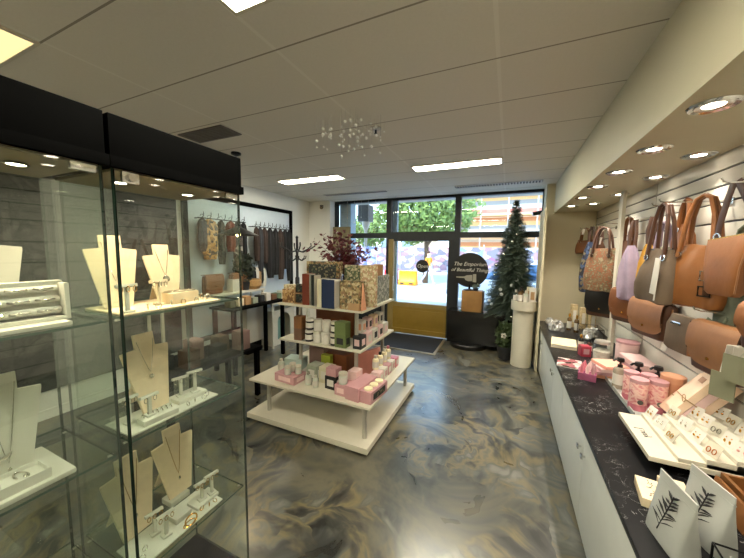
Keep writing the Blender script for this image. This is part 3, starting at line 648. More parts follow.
# ------------------------------------------------------------------ glass jewellery showcases
CX0, CX1, HB, HT = -1.56, -1.15, 2.055, 2.213
def glass_panel(b, a, c):
    """thin glass box: material 0 on the broad faces, 1 on the narrow edges"""
    a, c = Vector(a), Vector(c); d = [abs(c[i] - a[i]) for i in range(3)]; ax = d.index(min(d))
    n0 = len(b.bm.faces); b.bx(a, c)
    b.bm.faces.ensure_lookup_table()
    for f in b.bm.faces[n0:]:
        f.normal_update(); f.material_index = 0 if abs(f.normal[ax]) > .9 else 1
    return b
def showcase(y0, y1, label, shelves, lamps):
    t = thing('glass_showcase', label, 'display cabinet', ((CX0 + CX1) / 2, (y0 + y1) / 2, 0))
    b = MB(); b.bx((CX0 - .01, y0 - .005, HB), (CX1 + .004, y1 + .005, HT), bev=.002); b.bx((CX0 - .016, y0 - .008, HB - .004), (CX1 + .012, y1 + .012, HB + .03), bev=.002); b.build('header', 'black', t)
    b = MB(); b.bx((CX0 + .01, y0 + .01, HB - .012), (CX1 - .01, y1 - .01, HB - .004)); b.build('lamp_board', mat('lamp_board', (120, 108, 84), .5) if 'lamp_board' not in bpy.data.materials else bpy.data.materials['lamp_board'], t)
    b = MB(); b.bx((CX0, y0, .0), (CX1, y1, .16), bev=.003); b.build('plinth', 'black', t)
    z0, z1 = .16, HB - .004
    b = MB(); glass_panel(b, (CX1 - .008, y0 + .006, z0 + .004), (CX1, y1 - .004, z1 - .004)); dr = b.build('door', ['cabglass', 'edge'], t, smooth=False)
    b = MB(); b.box((CX1 + .006, y0 + .045, HB - .03), (.014, .05, .036), bev=.004); b.cyl((CX1 + .01, y0 + .045, HB - .03), (CX1 + .026, y0 + .045, HB - .03), .013, seg=20); b.build('lock', 'chrome', dr)
    for zz in (HB - .022, z0 + .02):
        b = MB(); b.box((CX1 - .003, y1 - .05, zz), (.016, .06, .022), bev=.003); b.build('hinge', 'chrome', dr)
    for nm, yy in (('side_panel', y0), ('side_panel', y1 - .009)):
        b = MB(); glass_panel(b, (CX0 + .004, yy, z0), (CX1 - .01, yy + .009, z1)); b.build(nm, ['cabglass', 'edge'], t, smooth=False)
    b = MB(); glass_panel(b, (CX0, y0 + .008, z0), (CX0 + .006, y1 - .008, z1)); b.build('back_panel', ['cabglass', 'edge'], t, smooth=False)
    for z in shelves:
        b = MB(); glass_panel(b, (CX0 + .015, y0 + .012, z - .008), (CX1 - .018, y1 - .012, z)); sh = b.build('shelf', ['cabglass', 'shelfedge'], t, smooth=False)
        b = MB()
        for xx in (CX0 + .05, CX1 - .05):
            for yy in (y0 + .012, y1 - .012): b.cyl((xx, yy - .008, z - .012), (xx, yy + .008, z - .012), .004, seg=8)
        b.build('shelf_pin', 'steel', sh)
    for i, (x, y) in enumerate(lamps):
        b = MB(); b.lathe([(0, 0), (.024, 0), (.028, -.006), (.022, -.007), (.02, -.003), (0, -.003)], (x, y, HB - .012)); lm = b.build('spotlight', 'chrome', t)
        b = MB(); b.lathe([(0, -.0032), (.02, -.0032), (.02, -.006), (0, -.006)], (x, y, HB - .012)); b.build('spotlight_lens', 'led', lm)
        lamp('showcase_spot', 'SPOT', (x, y, HB - .03), 3.2, (1, .80, .52), .02, (0, 0, 0), R(120), .7)
    return t
YA0, YA1, YB0, YB1 = 0.02, .530, .552, 1.05
shA, shB = (1.565, 1.105, .62), (1.565, 1.125, .605)
showcase(YA0, YA1, 'glass jewellery showcase holding the white bracelet stand and square pendant', shA, [(-1.33, .40), (-1.36, .14)])
showcase(YB0, YB1, 'glass jewellery showcase nearest the tiered gift stand with the cream necklace busts', shB, [(-1.33, .66), (-1.33, .92)])

BUST = [(-.034, 0), (.034, 0), (.062, .165), (.062, .172), (.026, .176), (.026, .215), (-.026, .215), (-.026, .176), (-.062, .172), (-.062, .165)]
def necklace(parent, drop, metal, pend, sc=1.0, w=.022, r0=.195, U=None, o=None, V=None, N=None):
    """chain that hangs in a V on the face of a bust; (o, U, V, N) is the face frame"""
    pts = []
    for i in range(13):
        s = i / 12; u = (s * 2 - 1); x = u * w; z = r0 - (1 - abs(u) ** 1.25) * drop
        pts.append(o + U * x * sc + V * z * sc + N * .0025)
    b = MB(); b.tube(pts, .0011, 5); b.build('chain', metal, parent, keep=True)
    c = o + V * (r0 - drop - .012) * sc + U * 0 + N * .005
    b = MB()
    if pend == 'round': b.cyl(c - N * .002, c + N * .003, .0115, seg=20); b.tube(arc(c, U, V, .0125, .0125, 0, 2 * PI, 20)[:-1], .0016, 5, closed=True)
    elif pend == 'square': b.box(c, (.004, .026, .026), bev=.002); b.box(c + N * .003, (.003, .015, .015), bev=.001)
    elif pend == 'cluster':
        for k in range(7): b.sphere(c + U * .006 * math.cos(k) + V * .006 * math.sin(k * 2.1), .0042, 8)
    else: b.sphere(c - V * .004, .007, 10, sc=(.6, .7, 1.4))
    b.build('pendant', 'silver' if pend != 'bar' else metal, parent, keep=True)
def bust(loc, rotz, label, m='cream', lean=.24, sc=1.0, drop=.1, metal='silver', pend='round', cat='necklace stand'):
    """rotz = direction the face looks, 0 is +x"""
    t = thing('necklace_bust', label, cat, loc, 'necklace busts in the showcases', rotz)
    U = Vector((0, 1, 0)); V = Vector((-math.sin(lean), 0, math.cos(lean))); N = U.cross(V)
    b = MB(); b.prism([(p[0] * sc, p[1] * sc) for p in BUST], .008 * sc, Vector((0, 0, 0)), U, V); b.build('board', m, t, keep=True)
    b = MB(); f = Vector((-.17 * sc * math.sin(lean), 0, .15 * sc)); b.prism([(-.02 * sc, 0), (.02 * sc, 0), (.012 * sc, .17 * sc), (-.012 * sc, .17 * sc)], .005, Vector((-.085 * sc - .02, 0, 0)), U, (f - Vector((-.085 * sc - .02, 0, 0))).normalized()); b.build('easel_leg', m, t, keep=True)
    necklace(t, drop, metal, pend, sc, o=N * .008 * sc, U=U, V=V, N=N)
    return t
def tstand(loc, rotz, label, m='whitesuede', h=.085, n=3, metal='silver', w=.05):
    t = thing('earring_stand', label, 'earring stand', loc, 'earring stands in the showcases', rotz)
    h *= 1.12; w *= 1.3
    b = MB(); b.box((0, 0, .004), (.03, .034, .008), bev=.002); b.build('foot', m, t, keep=True)
    b = MB(); b.box((0, 0, h / 2), (.011, .012, h - .006), bev=.002); b.build('post', m, t, keep=True)
    b = MB(); b.box((0, 0, h), (.016, w, .012), (0, -.3, 0), bev=.003); b.build('bar', m, t, keep=True)
    for k in range(n):
        y = -w / 2 + w * (k + .5) / n
        b = MB(); b.tube(arc((.009, y, h - .012), (0, 1, 0), (0, 0, 1), .006, .01, 0, 2 * PI, 12)[:-1], .0012, 5, closed=True); b.sphere((.01, y, h - .002), .0025, 6); b.build('earring', metal, t, keep=True)
    return t
def tray(a, c, z, label, m='whitesuede', h=.006):
    b = MB(); b.bx((a[0], a[1], z), (c[0], c[1], z + h), bev=.003)
    return tag(b.build('display_tray', m, loc=((a[0] + c[0]) / 2, (a[1] + c[1]) / 2, z)), label, 'tray')
def finger_ring(loc, label, metal='silver', group='rings on the showcase trays', r=.0095):
    t = thing('finger_ring', label, 'ring', loc, group, rnd.random() * 3)
    b = MB(); b.tube(arc((0, 0, r), (1, 0, 0), (0, 0, 1), r, r, 0, 2 * PI, 18)[:-1], .0016, 6, closed=True); b.build('band', metal, t, keep=True)
    b = MB(); b.sphere((0, 0, 2 * r + .002), .0045, 8, sc=(1, 1, .7)); b.build('stone', 'paper', t, keep=True)
    return t
def bangle(loc, rx, label, metal, sc=1.0, ry=None):
    b = MB(); b.tube(arc((0, 0, .003), (1, 0, 0), (0, 1, 0), rx, ry or rx * .8, 0, 2 * PI, 28)[:-1], .0028 * sc, 6, closed=True)
    o = b.build('bangle', metal, keep=True); o.location = loc; o.rotation_euler = (0, 0, rnd.random() * 3); return tag(o, label, 'bracelet', 'bangles on the showcase trays')
# -- showcase by the stand, top shelf
z = shB[0]
tray((-1.44, .575), (-1.185, .955), z, 'long cream suede tray on the top shelf of the showcase by the stand', 'cream'); z += .006
bust((-1.33, .815, z), R(-6), 'cream necklace bust with a round silver pendant on the top shelf', sc=1.15, pend='round')
bust((-1.36, .645, z), R(-10), 'cream necklace bust beside the door edge on the top shelf', sc=1.3, drop=.12, pend='drop')
tstand((-1.275, .745, z), 0, 'cream T shaped earring stand left of the round pendant bust', 'cream', .085, 3, 'silver')
tstand((-1.21, .60, z), 0, 'white T shaped earring stand at the door edge of the top shelf', 'whitesuede', .085, 3, 'gold')
bx_ = thing('ring_box', 'cream box topped with silver bangles in front of the round pendant bust', 'display box', (-1.275, .83, z), None, R(8))
b = MB(); b.box((0, 0, .022), (.07, .125, .044), bev=.003); b.build('box', 'cream', bx_, keep=True)
for k in range(3):
    b = MB(); b.tube(arc((-.01 + .01 * k, -.035 + .035 * k, .047), (1, 0, 0), (0, 1, 0), .022, .024, 0, 2 * PI, 22)[:-1], .0022, 6, closed=True); b.build('bangle', 'silver', bx_, keep=True)
for k, (x, y) in enumerate([(-1.2, .66), (-1.205, .70), (-1.2, .745), (-1.21, .80), (-1.2, .85), (-1.215, .90), (-1.27, .925), (-1.25, .94), (-1.23, .93)]):
    finger_ring((x, y, z), 'small ring on the cream tray, ' + ['nearest the door edge', 'second from the door edge', 'third from the door edge', 'in front of the box corner', 'in front of the bangle box', 'beyond the bangle box front', 'behind the end of the tray', 'at the far end of the tray', 'last before the glass side'][k], 'silver' if k % 3 else 'gold')
# -- middle shelf
z = shB[1]
tray((-1.36, .575), (-1.19, .93), z, 'long white tray on the middle shelf of the showcase by the stand'); z += .006
bust((-1.315, .73, z), R(4), 'cream necklace bust with a double silver chain on the middle shelf', sc=1.48, drop=.09, pend='cluster', lean=.2)
rb = thing('ring_bar', 'white ring block with a row of silver rings in front of the double chain bust', 'ring display', (-1.225, .69, z), None, R(-4))
b = MB(); b.box((0, 0, .011), (.055, .125, .022), bev=.004); b.build('block', 'whitesuede', rb, keep=True)
for k in range(7):
    b = MB(); b.tube(arc((-.008, -.05 + .0165 * k, .022), (1, 0, 0), (0, 0, 1), .009, .009, -.2, PI + .2, 12), .0018, 6); b.sphere((-.008, -.05 + .0165 * k, .033), .004, 8); b.build('ring', 'silver', rb, keep=True)
tstand((-1.285, .62, z), 0, 'white earring stand at the door edge of the middle shelf', h=.09)
tstand((-1.24, .665, z + .022), 0, 'white earring stand set on the ring block of the middle shelf', h=.07, n=2).location.x = -1.235
tstand((-1.285, .82, z), R(-12), 'white earring stand beyond the double chain bust on the middle shelf', h=.075)
tstand((-1.27, .875, z), R(-12), 'white earring stand at the far end of the middle shelf', h=.085)
cbx = MB(); cbx.box((-1.275, .85, z + .009), (.06, .13, .018), bev=.003); tag(cbx.build('display_block', 'whitesuede', loc=(-1.275, .85, z)), 'low white block under the two far earring stands of the middle shelf', 'display block')
for o in bpy.data.objects:
    if o.get('label', '').startswith(('white earring stand beyond the double', 'white earring stand at the far end of the middle')): o.location.z += .018
for k, (x, y) in enumerate([(-1.21, .80), (-1.215, .835), (-1.205, .87), (-1.22, .895)]):
    finger_ring((x, y, z), 'small ring on the white middle tray, ' + ['nearest the ring block', 'second from the ring block', 'third from the ring block', 'closest to the glass side'][k])
# -- lower shelf
z = shB[2]
tray((-1.345, .575), (-1.185, .93), z, 'long white tray on the lowest shelf of the showcase by the stand'); z += .006
bb = MB(); bb.box((-1.39, .84, z - .006 + .012), (.07, .09, .024), bev=.003); tag(bb.build('display_block', 'whitesuede', loc=(-1.39, .84, z - .006)), 'square white block under the tall bust of the lowest shelf', 'display block')
bust((-1.385, .855, z + .018), R(0), 'tall cream necklace bust with a fine gold chain on the lowest shelf', sc=1.5, drop=.13, metal='gold', pend='drop', lean=.16)
bust((-1.365, .66, z - .006), R(4), 'tall cream necklace bust with a gold pendant by the door edge on the lowest shelf', sc=1.55, drop=.13, metal='gold', pend='drop', lean=.16)
tstand((-1.255, .875, z + .014), R(-10), 'white earring stand with gold hoops towards the back of the lowest shelf', h=.075, metal='gold')
tstand((-1.245, .92, z + .014), R(-10), 'white earring stand with gold hoops at the far end of the lowest shelf', h=.085, metal='gold')
cb2 = MB(); cb2.box((-1.26, .885, z + .007), (.075, .11, .014), bev=.003); tag(cb2.build('display_block', 'whitesuede', loc=(-1.26, .885, z)), 'low white block under the gold hoop stands of the lowest shelf', 'display block')
tstand((-1.235, .70, z), R(-8), 'white earring stand in the middle of the lowest tray', h=.085, metal='gold')
tstand((-1.285, .685, z), R(-8), 'white earring stand behind the middle one on the lowest tray', h=.085, metal='gold')
rb2 = MB(); rb2.box((-1.27, .78, z + .012), (.06, .07, .024), bev=.004); tag(rb2.build('display_block', 'whitesuede', loc=(-1.27, .78, z)), 'white ring block between the earring stands of the lowest tray', 'display block')
bangle((-1.21, .79, z), .032, 'gold chain bracelet coiled on the lowest tray', 'gold', 1.2, .02)
bangle((-1.20, .775, z), .026, 'second gold bracelet overlapping the coiled one on the lowest tray', 'gold', .8, .012)
for k, (x, y) in enumerate([(-1.215, .60), (-1.245, .625), (-1.215, .845), (-1.205, .875), (-1.20, .90)]):
    finger_ring((x, y, z), 'small ring on the lowest tray, ' + ['nearest the door edge', 'second from the door edge', 'just past the coiled bracelet', 'between bracelet and far corner', 'at the far corner'][k], 'silver' if k < 2 else 'gold')
# -- the other showcase, top shelf: tall white bust and a three-row bracelet stand
z = shA[0]
tray((-1.42, .1), (-1.19, .445), z, 'white tray under the bracelet stand on the top shelf', h=.012); z += .012
bust((-1.345, .325, z), R(-2), 'white necklace bust with a square silver pendant behind the bracelet stand', 'whitesuede', sc=1.28, drop=.10, pend='square', lean=.12)
bs = thing('bracelet_stand', 'white three row stand of silver bracelets in front of the square pendant', 'bracelet stand', (-1.26, .31, z))
b = MB(); b.bx((-1.30, .16, z), (-1.275, .46, z + .118), bev=.004); b.bx((-1.275, .16, z), (-1.235, .46, z + .012), bev=.003); b.bx((-1.30, .448, z), (-1.235, .46, z + .112), bev=.004); b.build('case', 'whitesuede', bs)
for k in range(3):
    zz = z + .03 + .032 * k; xx = -1.25 - .008 * k
    b = MB(); b.tube([(xx - .012, .165, zz), (xx - .012, .445, zz)], .011, 10); b.build('bar', 'whitesuede', bs)
    for j in range(5):
        y = .19 + j * .055; b = MB(); b.tube([(xx, y - .02, zz + .002), (xx + .004, y, zz - .003), (xx, y + .024, zz + .001)], .0035, 6); b.sphere((xx + .005, y, zz), .0055, 8, sc=(.7, 1.6, 1)); b.build('bracelet', 'silver', bs)
# -- middle shelf
z = shA[1]
b = MB(); b.bx((-1.42, .06, z), (-1.185, .425, z + .016), bev=.006); tag(b.build('display_tray', 'whitesuede', loc=(-1.3, .24, z)), 'thick white platform tray on the middle shelf beside the door edge', 'tray'); z += .016
bust((-1.33, .325, z), R(0), 'white stepped bust with a crescent silver bangle above the bracelet box', 'whitesuede', sc=1.4, drop=.17, pend='drop', lean=.08)
b = MB(); b.tube(arc((-1.312, .30, z + .075), (0, 1, 0), (0, 0, 1), .03, .016, PI, 2 * PI, 14), [.001, .0025, .004, .005, .006, .0065, .007, .007, .007, .0065, .006, .005, .004, .0025, .001], 8)
tag(b.build('crescent_bangle', 'silver', loc=(-1.312, .3, z)), 'silver crescent bangle hung on the white stepped bust', 'bracelet')
bo = thing('bracelet_box', 'open white box of silver bracelets at the foot of the stepped bust', 'jewellery box', (-1.235, .25, z), None, 0)
b = MB(); b.bx((-1.28, .12, z), (-1.2, .375, z + .018)); b.bx((-1.28, .12, z + .018), (-1.275, .375, z + .03)); b.bx((-1.205, .12, z + .018), (-1.2, .375, z + .03)); b.bx((-1.275, .37, z + .018), (-1.205, .375, z + .03)); b.build('tray', 'whitesuede', bo)
for k in range(4):
    b = MB(); y = .16 + k * .055; b.tube(arc((-1.24, y, z + .023), (1, 0, 0), (.3, 1, 0), .026, .012, .4, 5.2, 16), .003, 6); b.sphere((-1.226, y + .006, z + .025), .006, 8, sc=(1.4, 1, .7)); b.build('bracelet', 'silver', bo)
# -- lowest shelf
z = shA[2]
tray((-1.42, .06), (-1.2, .42), z, 'white tray on the lowest shelf of the showcase by the door edge'); z += .006
for k in range(4): bangle((-1.26 - .03 * (k % 2), .18 + k * .06, z), .028, 'silver bangle lying on the lowest tray, ' + ['furthest from the door edge', 'second in the row', 'third in the row', 'nearest the door edge'][k], 'gold' if k % 2 else 'silver')

# ------------------------------------------------------------------ tiered gift stand
st = thing('tiered_display_stand', 'white three tier display stand on a low platform in the aisle', 'display stand', (-1.74, 2.96, 0))
SB, S1, S2, S3 = ((-2.43, 2.23), (-1.03, 3.68)), ((-2.44, 2.28), (-1.03, 3.67)), ((-2.27, 2.56), (-1.26, 3.48)), ((-2.28, 2.56), (-1.25, 3.46))
ZT1, ZT2, ZT3 = .43, .82, 1.215
b = MB(); b.bx((SB[0][0] + .08, SB[0][1] + .08, 0), (SB[1][0] - .08, SB[1][1] - .08, .03), mi=1); b.bx((*SB[0], .03), (*SB[1], .085), bev=.004); b.build('platform', ['white', 'dark'], st)
for (q, zt, th) in ((S1, ZT1, .022), (S2, ZT2, .022), (S3, ZT3, .022)):
    b = MB(); b.bx((*q[0], zt - th), (*q[1], zt), bev=.003); b.build('tier', 'white', st)
for (x, y) in ((-2.25, 2.37), (-1.12, 2.37), (-2.25, 3.56), (-1.12, 3.56)):
    b = MB(); b.cyl((x, y, .085), (x, y, ZT1 - .02), .021, seg=16); b.build('leg', 'steel', st)
for (x, y) in ((-2.1, 2.72), (-1.36, 2.66), (-2.1, 3.36), (-1.36, 3.36)):
    b = MB(); b.cyl((x, y, ZT1), (x, y, ZT2 - .02), .02, seg=16); b.build('post', 'steel', st)
    b = MB(); b.cyl((x, y, ZT2), (x, y, ZT3 - .02), .02, seg=16); b.build('post', 'steel', st)
def carton(c, d, m, label, rot=0.0, name='gift_box', cat='box', group=None, label_m=None, bev=.003, lid=None):
    """c = centre of the base"""
    t = thing(name, label, cat, c, group, rot)
    b = MB(); b.box((0, 0, d[2] / 2), d, bev=bev); b.build('carton', m, t, keep=True)
    if lid: b = MB(); b.box((0, 0, d[2] - d[2] * .12), (d[0] + .004, d[1] + .004, d[2] * .24 + .002), bev=bev); b.build('lid', lid, t, keep=True)
    if label_m:
        b = MB(); b.box((0, -d[1] / 2, d[2] * .5), (d[0] * .6, .003, d[2] * .5)); b.build('front_label', label_m, t, keep=True)
        b = MB(); b.box((d[0] / 2, 0, d[2] * .5), (.003, d[1] * .6, d[2] * .5)); b.build('side_label', label_m, t, keep=True)
    return t
def jar(c, r, h, label, body='paper', lid='white', lab='paper', name='candle_jar', cat='candle', group=None):
    t = thing(name, label, cat, c, group)
    b = MB(); b.lathe([(0, 0), (r * .94, 0), (r, .004), (r, h * .74), (r * .95, h * .78), (0, h * .78)], (0, 0, 0), 20); b.build('jar', body, t, keep=True)
    b = MB(); b.lathe([(0, h * .78), (r * 1.0, h * .78), (r * 1.02, h * .8), (r * 1.02, h * .97), (r * .98, h), (0, h)], (0, 0, 0), 20); b.build('lid', lid, t, keep=True)
    b = MB(); b.lathe([(r + .0012, h * .18), (r + .0012, h * .62), (r - .001, h * .62), (r - .001, h * .18)], (0, 0, 0), 20); b.build('label', lab, t, keep=True)
    return t
def book(c, d, cover, label, rot=0.0, name='notebook'):
    t = thing(name, label, 'book', c, 'notebooks on the top tier', rot)
    b = MB(); b.box((0, 0, d[2] / 2), (d[0] * .98, d[1] - .006, d[2] * .97)); b.build('pages', 'paper', t, keep=True)
    b = MB(); b.box((0, -d[1] / 2 + .0015, d[2] / 2), (d[0], .003, d[2])); b.box((0, d[1] / 2 - .0015, d[2] / 2), (d[0], .003, d[2])); b.box((-d[0] / 2 + .0015, 0, d[2] / 2), (.003, d[1], d[2])); b.build('cover', cover, t, keep=True)
    return t
floral_dark = speckle('dark_floral_print', [(22, 26, 24), (50, 62, 48), (20, 24, 26), (120, 112, 86), (30, 36, 34)], 60)
floral_green = speckle('green_leaf_print', [(96, 104, 74), (150, 142, 110), (70, 84, 58), (186, 176, 146)], 55)
floral_cream = speckle('cream_flower_print', [(206, 190, 150), (170, 152, 112), (190, 150, 120), (222, 210, 178)], 55)
floral_gold = speckle('gold_floral_print', [(112, 94, 62), (158, 138, 98), (84, 82, 60), (138, 108, 78), (186, 168, 130)], 48, .25)
peach = mat('peach_card', (220, 158, 124), .6)
z = ZT3
fr = thing('framed_print', 'patterned gift tin with a dark floral panel and gold rim behind the notebooks', 'gift tin', (-1.83, 2.80, z), None, R(8))
b = MB(); b.box((0, 0, .23), (.38, .12, .46), bev=.006); b.build('case', floral_gold, fr, keep=True)
b = MB(); b.box((0, -.0605, .30), (.32, .006, .26), bev=.002); b.build('panel', floral_dark, fr, keep=True)
book((-1.935, 2.655, z), (.085, .13, .33), 'rust', 'rust red notebook standing upright before the floral tin', R(4))
book((-1.85, 2.665, z), (.035, .13, .32), mat('bottle_green_cloth', (24, 32, 28), .6), 'dark green notebook between the rust and cream notebooks')
book((-1.74, 2.63, z), (.06, .14, .29), mat('cream_cloth', (216, 206, 176), .6), 'cream notebook standing next to the navy notebook')
book((-1.625, 2.61, z), (.15, .14, .29), 'navy', 'navy blue notebook facing the aisle on the top tier')
ck = thing('card_box', 'small kraft box of patterned cards at the corner of the top tier', 'card box', (-2.19, 2.68, z), None, R(10))
b = MB(); b.box((0, 0, .075), (.16, .12, .15), bev=.003); b.build('box', speckle('kraft_floral', [(176, 140, 92), (150, 112, 66), (196, 164, 118), (120, 84, 50)], 45), ck, keep=True)
b = MB(); b.box((0, .01, .165), (.15, .09, .06)); b.build('cards', floral_cream, ck, keep=True)
cr = thing('card_rack', 'little kraft rack with two rows of dark patterned tags on the top tier', 'card rack', (-2.03, 2.66, z), None, R(6))
b = MB(); b.box((0, .05, .1), (.14, .012, .2)); b.box((-.068, 0, .09), (.006, .1, .18)); b.box((.068, 0, .09), (.006, .1, .18)); b.box((0, -.02, .11), (.13, .05, .008)); b.box((0, -.03, .004), (.13, .07, .008)); b.build('rack', 'kraft', cr, keep=True)
for k in range(2):
    b = MB(); b.box((0, -.02, .06 + .11 * k), (.12, .02, .09)); b.build('tags', floral_dark, cr, keep=True)
# big gift bags / boxes at the aisle corner of the top tier
g = thing('gift_bag', 'large glossy gold floral gift bag at the corner of the top tier', 'gift bag', (-1.40, 2.64, z), None, R(-4))
b = MB(); b.loft([(0, .12, .065), (.28, .125, .05)], 10, 32); b.build('bag', floral_gold, g, keep=True)
b = MB(); b.prism([(.0, 0), (.09, 0), (.02, .27)], .012, (.13, -.05, 0), (0, 1, 0), (0, 0, 1)); b.build('gusset', peach, g, keep=True)
carton((-1.49, 2.82, z), (.18, .05, .43), floral_green, 'tall green leaf printed box behind the gold gift bag', R(-4), 'gift_box')
carton((-1.33, 2.84, z), (.21, .06, .43), floral_cream, 'tall cream flower printed box behind the gold gift bag', R(-4), 'gift_box')
carton((-1.345, 2.575, z), (.13, .025, .07), 'kraft', 'small kraft tag card leaning before the gold gift bag', R(-6), 'gift_tag', 'tag')
carton((-1.315, 3.16, z), (.05, .44, .30), speckle('grey_marbled_print', [(120, 124, 118), (150, 152, 146), (100, 106, 102), (172, 172, 164)], 40), 'grey marbled stationery box on the window side of the top tier', 0, 'gift_box')
carton((-1.44, 3.22, z), (.10, .40, .42), 'wood', 'brown wooden box standing behind the grey marbled stationery box', 0, 'wooden_box')
carton((-1.31, 2.83 + .06, z), (.035, .08, .2), peach, 'peach coloured card box beside the gold gift bag', 0, 'gift_box')
# burgundy branches in a vase
vs = thing('vase_of_branches', 'dark vase of burgundy leaved branches in the middle of the top tier', 'vase', (-1.72, 3.08, z))
C0 = Vector((-1.72, 3.08, z))
b = MB(); b.lathe([(0, 0), (.06, 0), (.09, .08), (.085, .18), (.045, .25), (.05, .29), (.042, .29), (.038, .25), (0, .24)], C0, 24); b.build('vase', 'blackplastic', vs)
r_ = random.Random(5); stems = MB(); lv = MB()
for k in range(46):
    if k < 3: end = C0 + Vector((-.55 + .1 * k, -.05 + .05 * k, .62 + .07 * k)); mid = C0 + Vector((-.16, 0, .55))
    else:
        a = r_.uniform(0, 2 * PI); rr = r_.uniform(.05, .36); end = C0 + Vector((rr * math.cos(a) + .03, rr * math.sin(a) * .8, r_.uniform(.42, .86) - rr * .35)); mid = C0 + Vector((rr * .3 * math.cos(a), rr * .3 * math.sin(a), .42))
    p0 = C0 + Vector((0, 0, .26)); pts = [p0 * (1 - t_) ** 2 + mid * 2 * t_ * (1 - t_) + end * t_ ** 2 for t_ in [i / 9 for i in range(10)]]
    stems.tube(pts, [.004 - .0003 * i for i in range(10)], 5)
    for i in range(3 if k >= 3 else 4, 10):
        for sgn in ((-1, 1, .3) if k >= 3 else (-1, 1)):
            d = (pts[i] - pts[i - 1]).normalized(); sd = d.cross(Vector((r_.gauss(0, 1), r_.gauss(0, 1), r_.gauss(0, 1)))).normalized() * sgn
            L_ = r_.uniform(.045, .07); q = pts[i]; tip = q + sd * L_ + d * L_ * .5; m1 = (q + tip) / 2; w_ = d.cross(sd); w_ = (w_.normalized() if w_.length > 1e-5 else Vector((0, 0, 1))) * L_ * .26 + d * L_ * .18
            lv.quad(q, m1 + w_, tip, m1 - w_)
stems.build('stems', 'brown', vs); lv.build('leaves', 'burgundy', vs, smooth=False)
# -- second tier
z = ZT2
for k in range(4):
    x = -1.915 + k * .105
    nm = ['first from the brown boxes', 'second from the brown boxes', 'third from the brown boxes', 'beside the green cartons']
    for j in range(2):
        jar((x, 2.63 + .012 * j, z + .125 * j), .045, .12, '%s candle jar with a white label, %s, %s row' % ('black rimmed' if k in (0, 3) else 'cream', nm[k], 'upper' if j else 'lower'), 'paper' if k in (1, 2) else 'blackplastic', 'white' if k % 2 else 'paper', 'paper', group='candle jars on the middle tier')
for j in range(2): carton((-2.04, 2.63, z + .13 * j), (.09, .1, .13), ['brown', 'camel'][j] if j else mat('brown_carton', (112, 84, 66), .6), ['dark brown carton under a tan one on the middle tier', 'tan carton on top of the dark brown one on the middle tier'][j], R(6))
for j in range(2): carton((-1.50, 2.62, z + .13 * j), (.13, .10, .13), 'green', ['lower green carton in a black edged sleeve on the middle tier', 'upper green carton stacked on the sleeved one on the middle tier'][j], R(-3), label_m='dark' if j == 0 else None)
carton((-1.78, 2.95, z), (.5, .06, .3), mat('copper_box', (124, 66, 30), .4), 'copper coloured box behind the candle jars on the middle tier')
side = [('dark', 'pinklight', 'black and pink'), ('pinklight', 'paper', 'pale pink'), ('paper', 'dark', 'white'), ('pinklight', 'dark', 'blush'), ('paper', 'pinklight', 'ivory')]
for k in range(5):
    y = 2.66 + k * .155
    carton((-1.325, y, z), (.09, .12, .13), side[k][0], '%s toiletry carton on the middle tier, %s along the window side' % (side[k][2], ['first', 'second', 'third', 'fourth', 'fifth'][k]), 0, label_m=side[k][1], group='cartons along the window side of the middle tier')
    if k < 4: carton((-1.36, y + .1, z + .13), (.08, .09, .13), ['paper', 'pinklight', 'cream', 'paper'][k], '%s upper carton on the middle tier, %s of the stacked row' % (['white', 'pink', 'cream', 'ivory'][k], ['first', 'second', 'third', 'last'][k]), 0, label_m=[peach, 'dark', 'pink', 'dark'][k], group='cartons along the window side of the middle tier')
# -- lowest tier
z = ZT1
def bottle(c, r, h, label, body, cap, lab=None, name='bottle', cat='bottle', group=None):
    t = thing(name, label, cat, c, group)
    b = MB(); b.lathe([(0, 0), (r * .95, 0), (r, .005), (r, h * .66), (r * .8, h * .74), (r * .4, h * .78), (r * .4, h * .8), (0, h * .8)], (0, 0, 0), 20); b.build('body', body, t, keep=True)
    b = MB(); b.lathe([(0, h * .8), (r * .5, h * .8), (r * .5, h * .98), (r * .45, h), (0, h)], (0, 0, 0), 16); b.build('cap', cap, t, keep=True)
    if lab: b = MB(); b.lathe([(r + .001, h * .15), (r + .001, h * .55), (r - .001, h * .55), (r - .001, h * .15)], (0, 0, 0), 20); b.build('label', lab, t, keep=True)
    return t
frost = mat('frosted_bottle', (196, 202, 186), .3, trans=.3)
carton((-2.03, 2.45, z), (.27, .18, .085), 'pink', 'flat pink carton under three jars at the corner of the lowest tier', R(-4), label_m='pinklight')
for k, (x, y) in enumerate([(-2.02, 2.40), (-2.03, 2.49), (-1.935, 2.46)]):
    jar((x, y, z + .085), .034, .085, 'small white lidded jar on the flat pink carton, ' + ['nearest the aisle', 'at the back of the three', 'beside the pale cartons'][k], frost, 'white', 'paper', 'cream_jar', 'jar', 'jars on the flat pink carton')
bottle((-2.30, 2.62, z), .035, .13, 'pale frosted bottle at the outer corner of the lowest tier', frost, 'white', 'paper')
carton((-2.20, 2.76, z), (.22, .16, .12), mat('teal_white_carton', (166, 184, 176), .5), 'pale teal carton behind the flat pink carton on the lowest tier', R(10))
carton((-1.80, 2.58, z), (.13, .14, .17), mat('grey_green_carton', (150, 156, 138), .5), 'pale grey green carton before the post on the lowest tier', R(-5), label_m='paper')
carton((-1.665, 2.60, z), (.12, .14, .165), mat('cream_carton', (206, 200, 170), .5), 'pale cream carton beside the black cube carton', R(-5), label_m='paper')
bottle((-1.80, 2.45, z), .032, .13, 'frosted bottle before the pale grey green carton', frost, 'silver', 'paper')
bottle((-1.70, 2.43, z), .028, .12, 'pale lotion bottle before the pale cream carton', frost, 'white', 'paper')
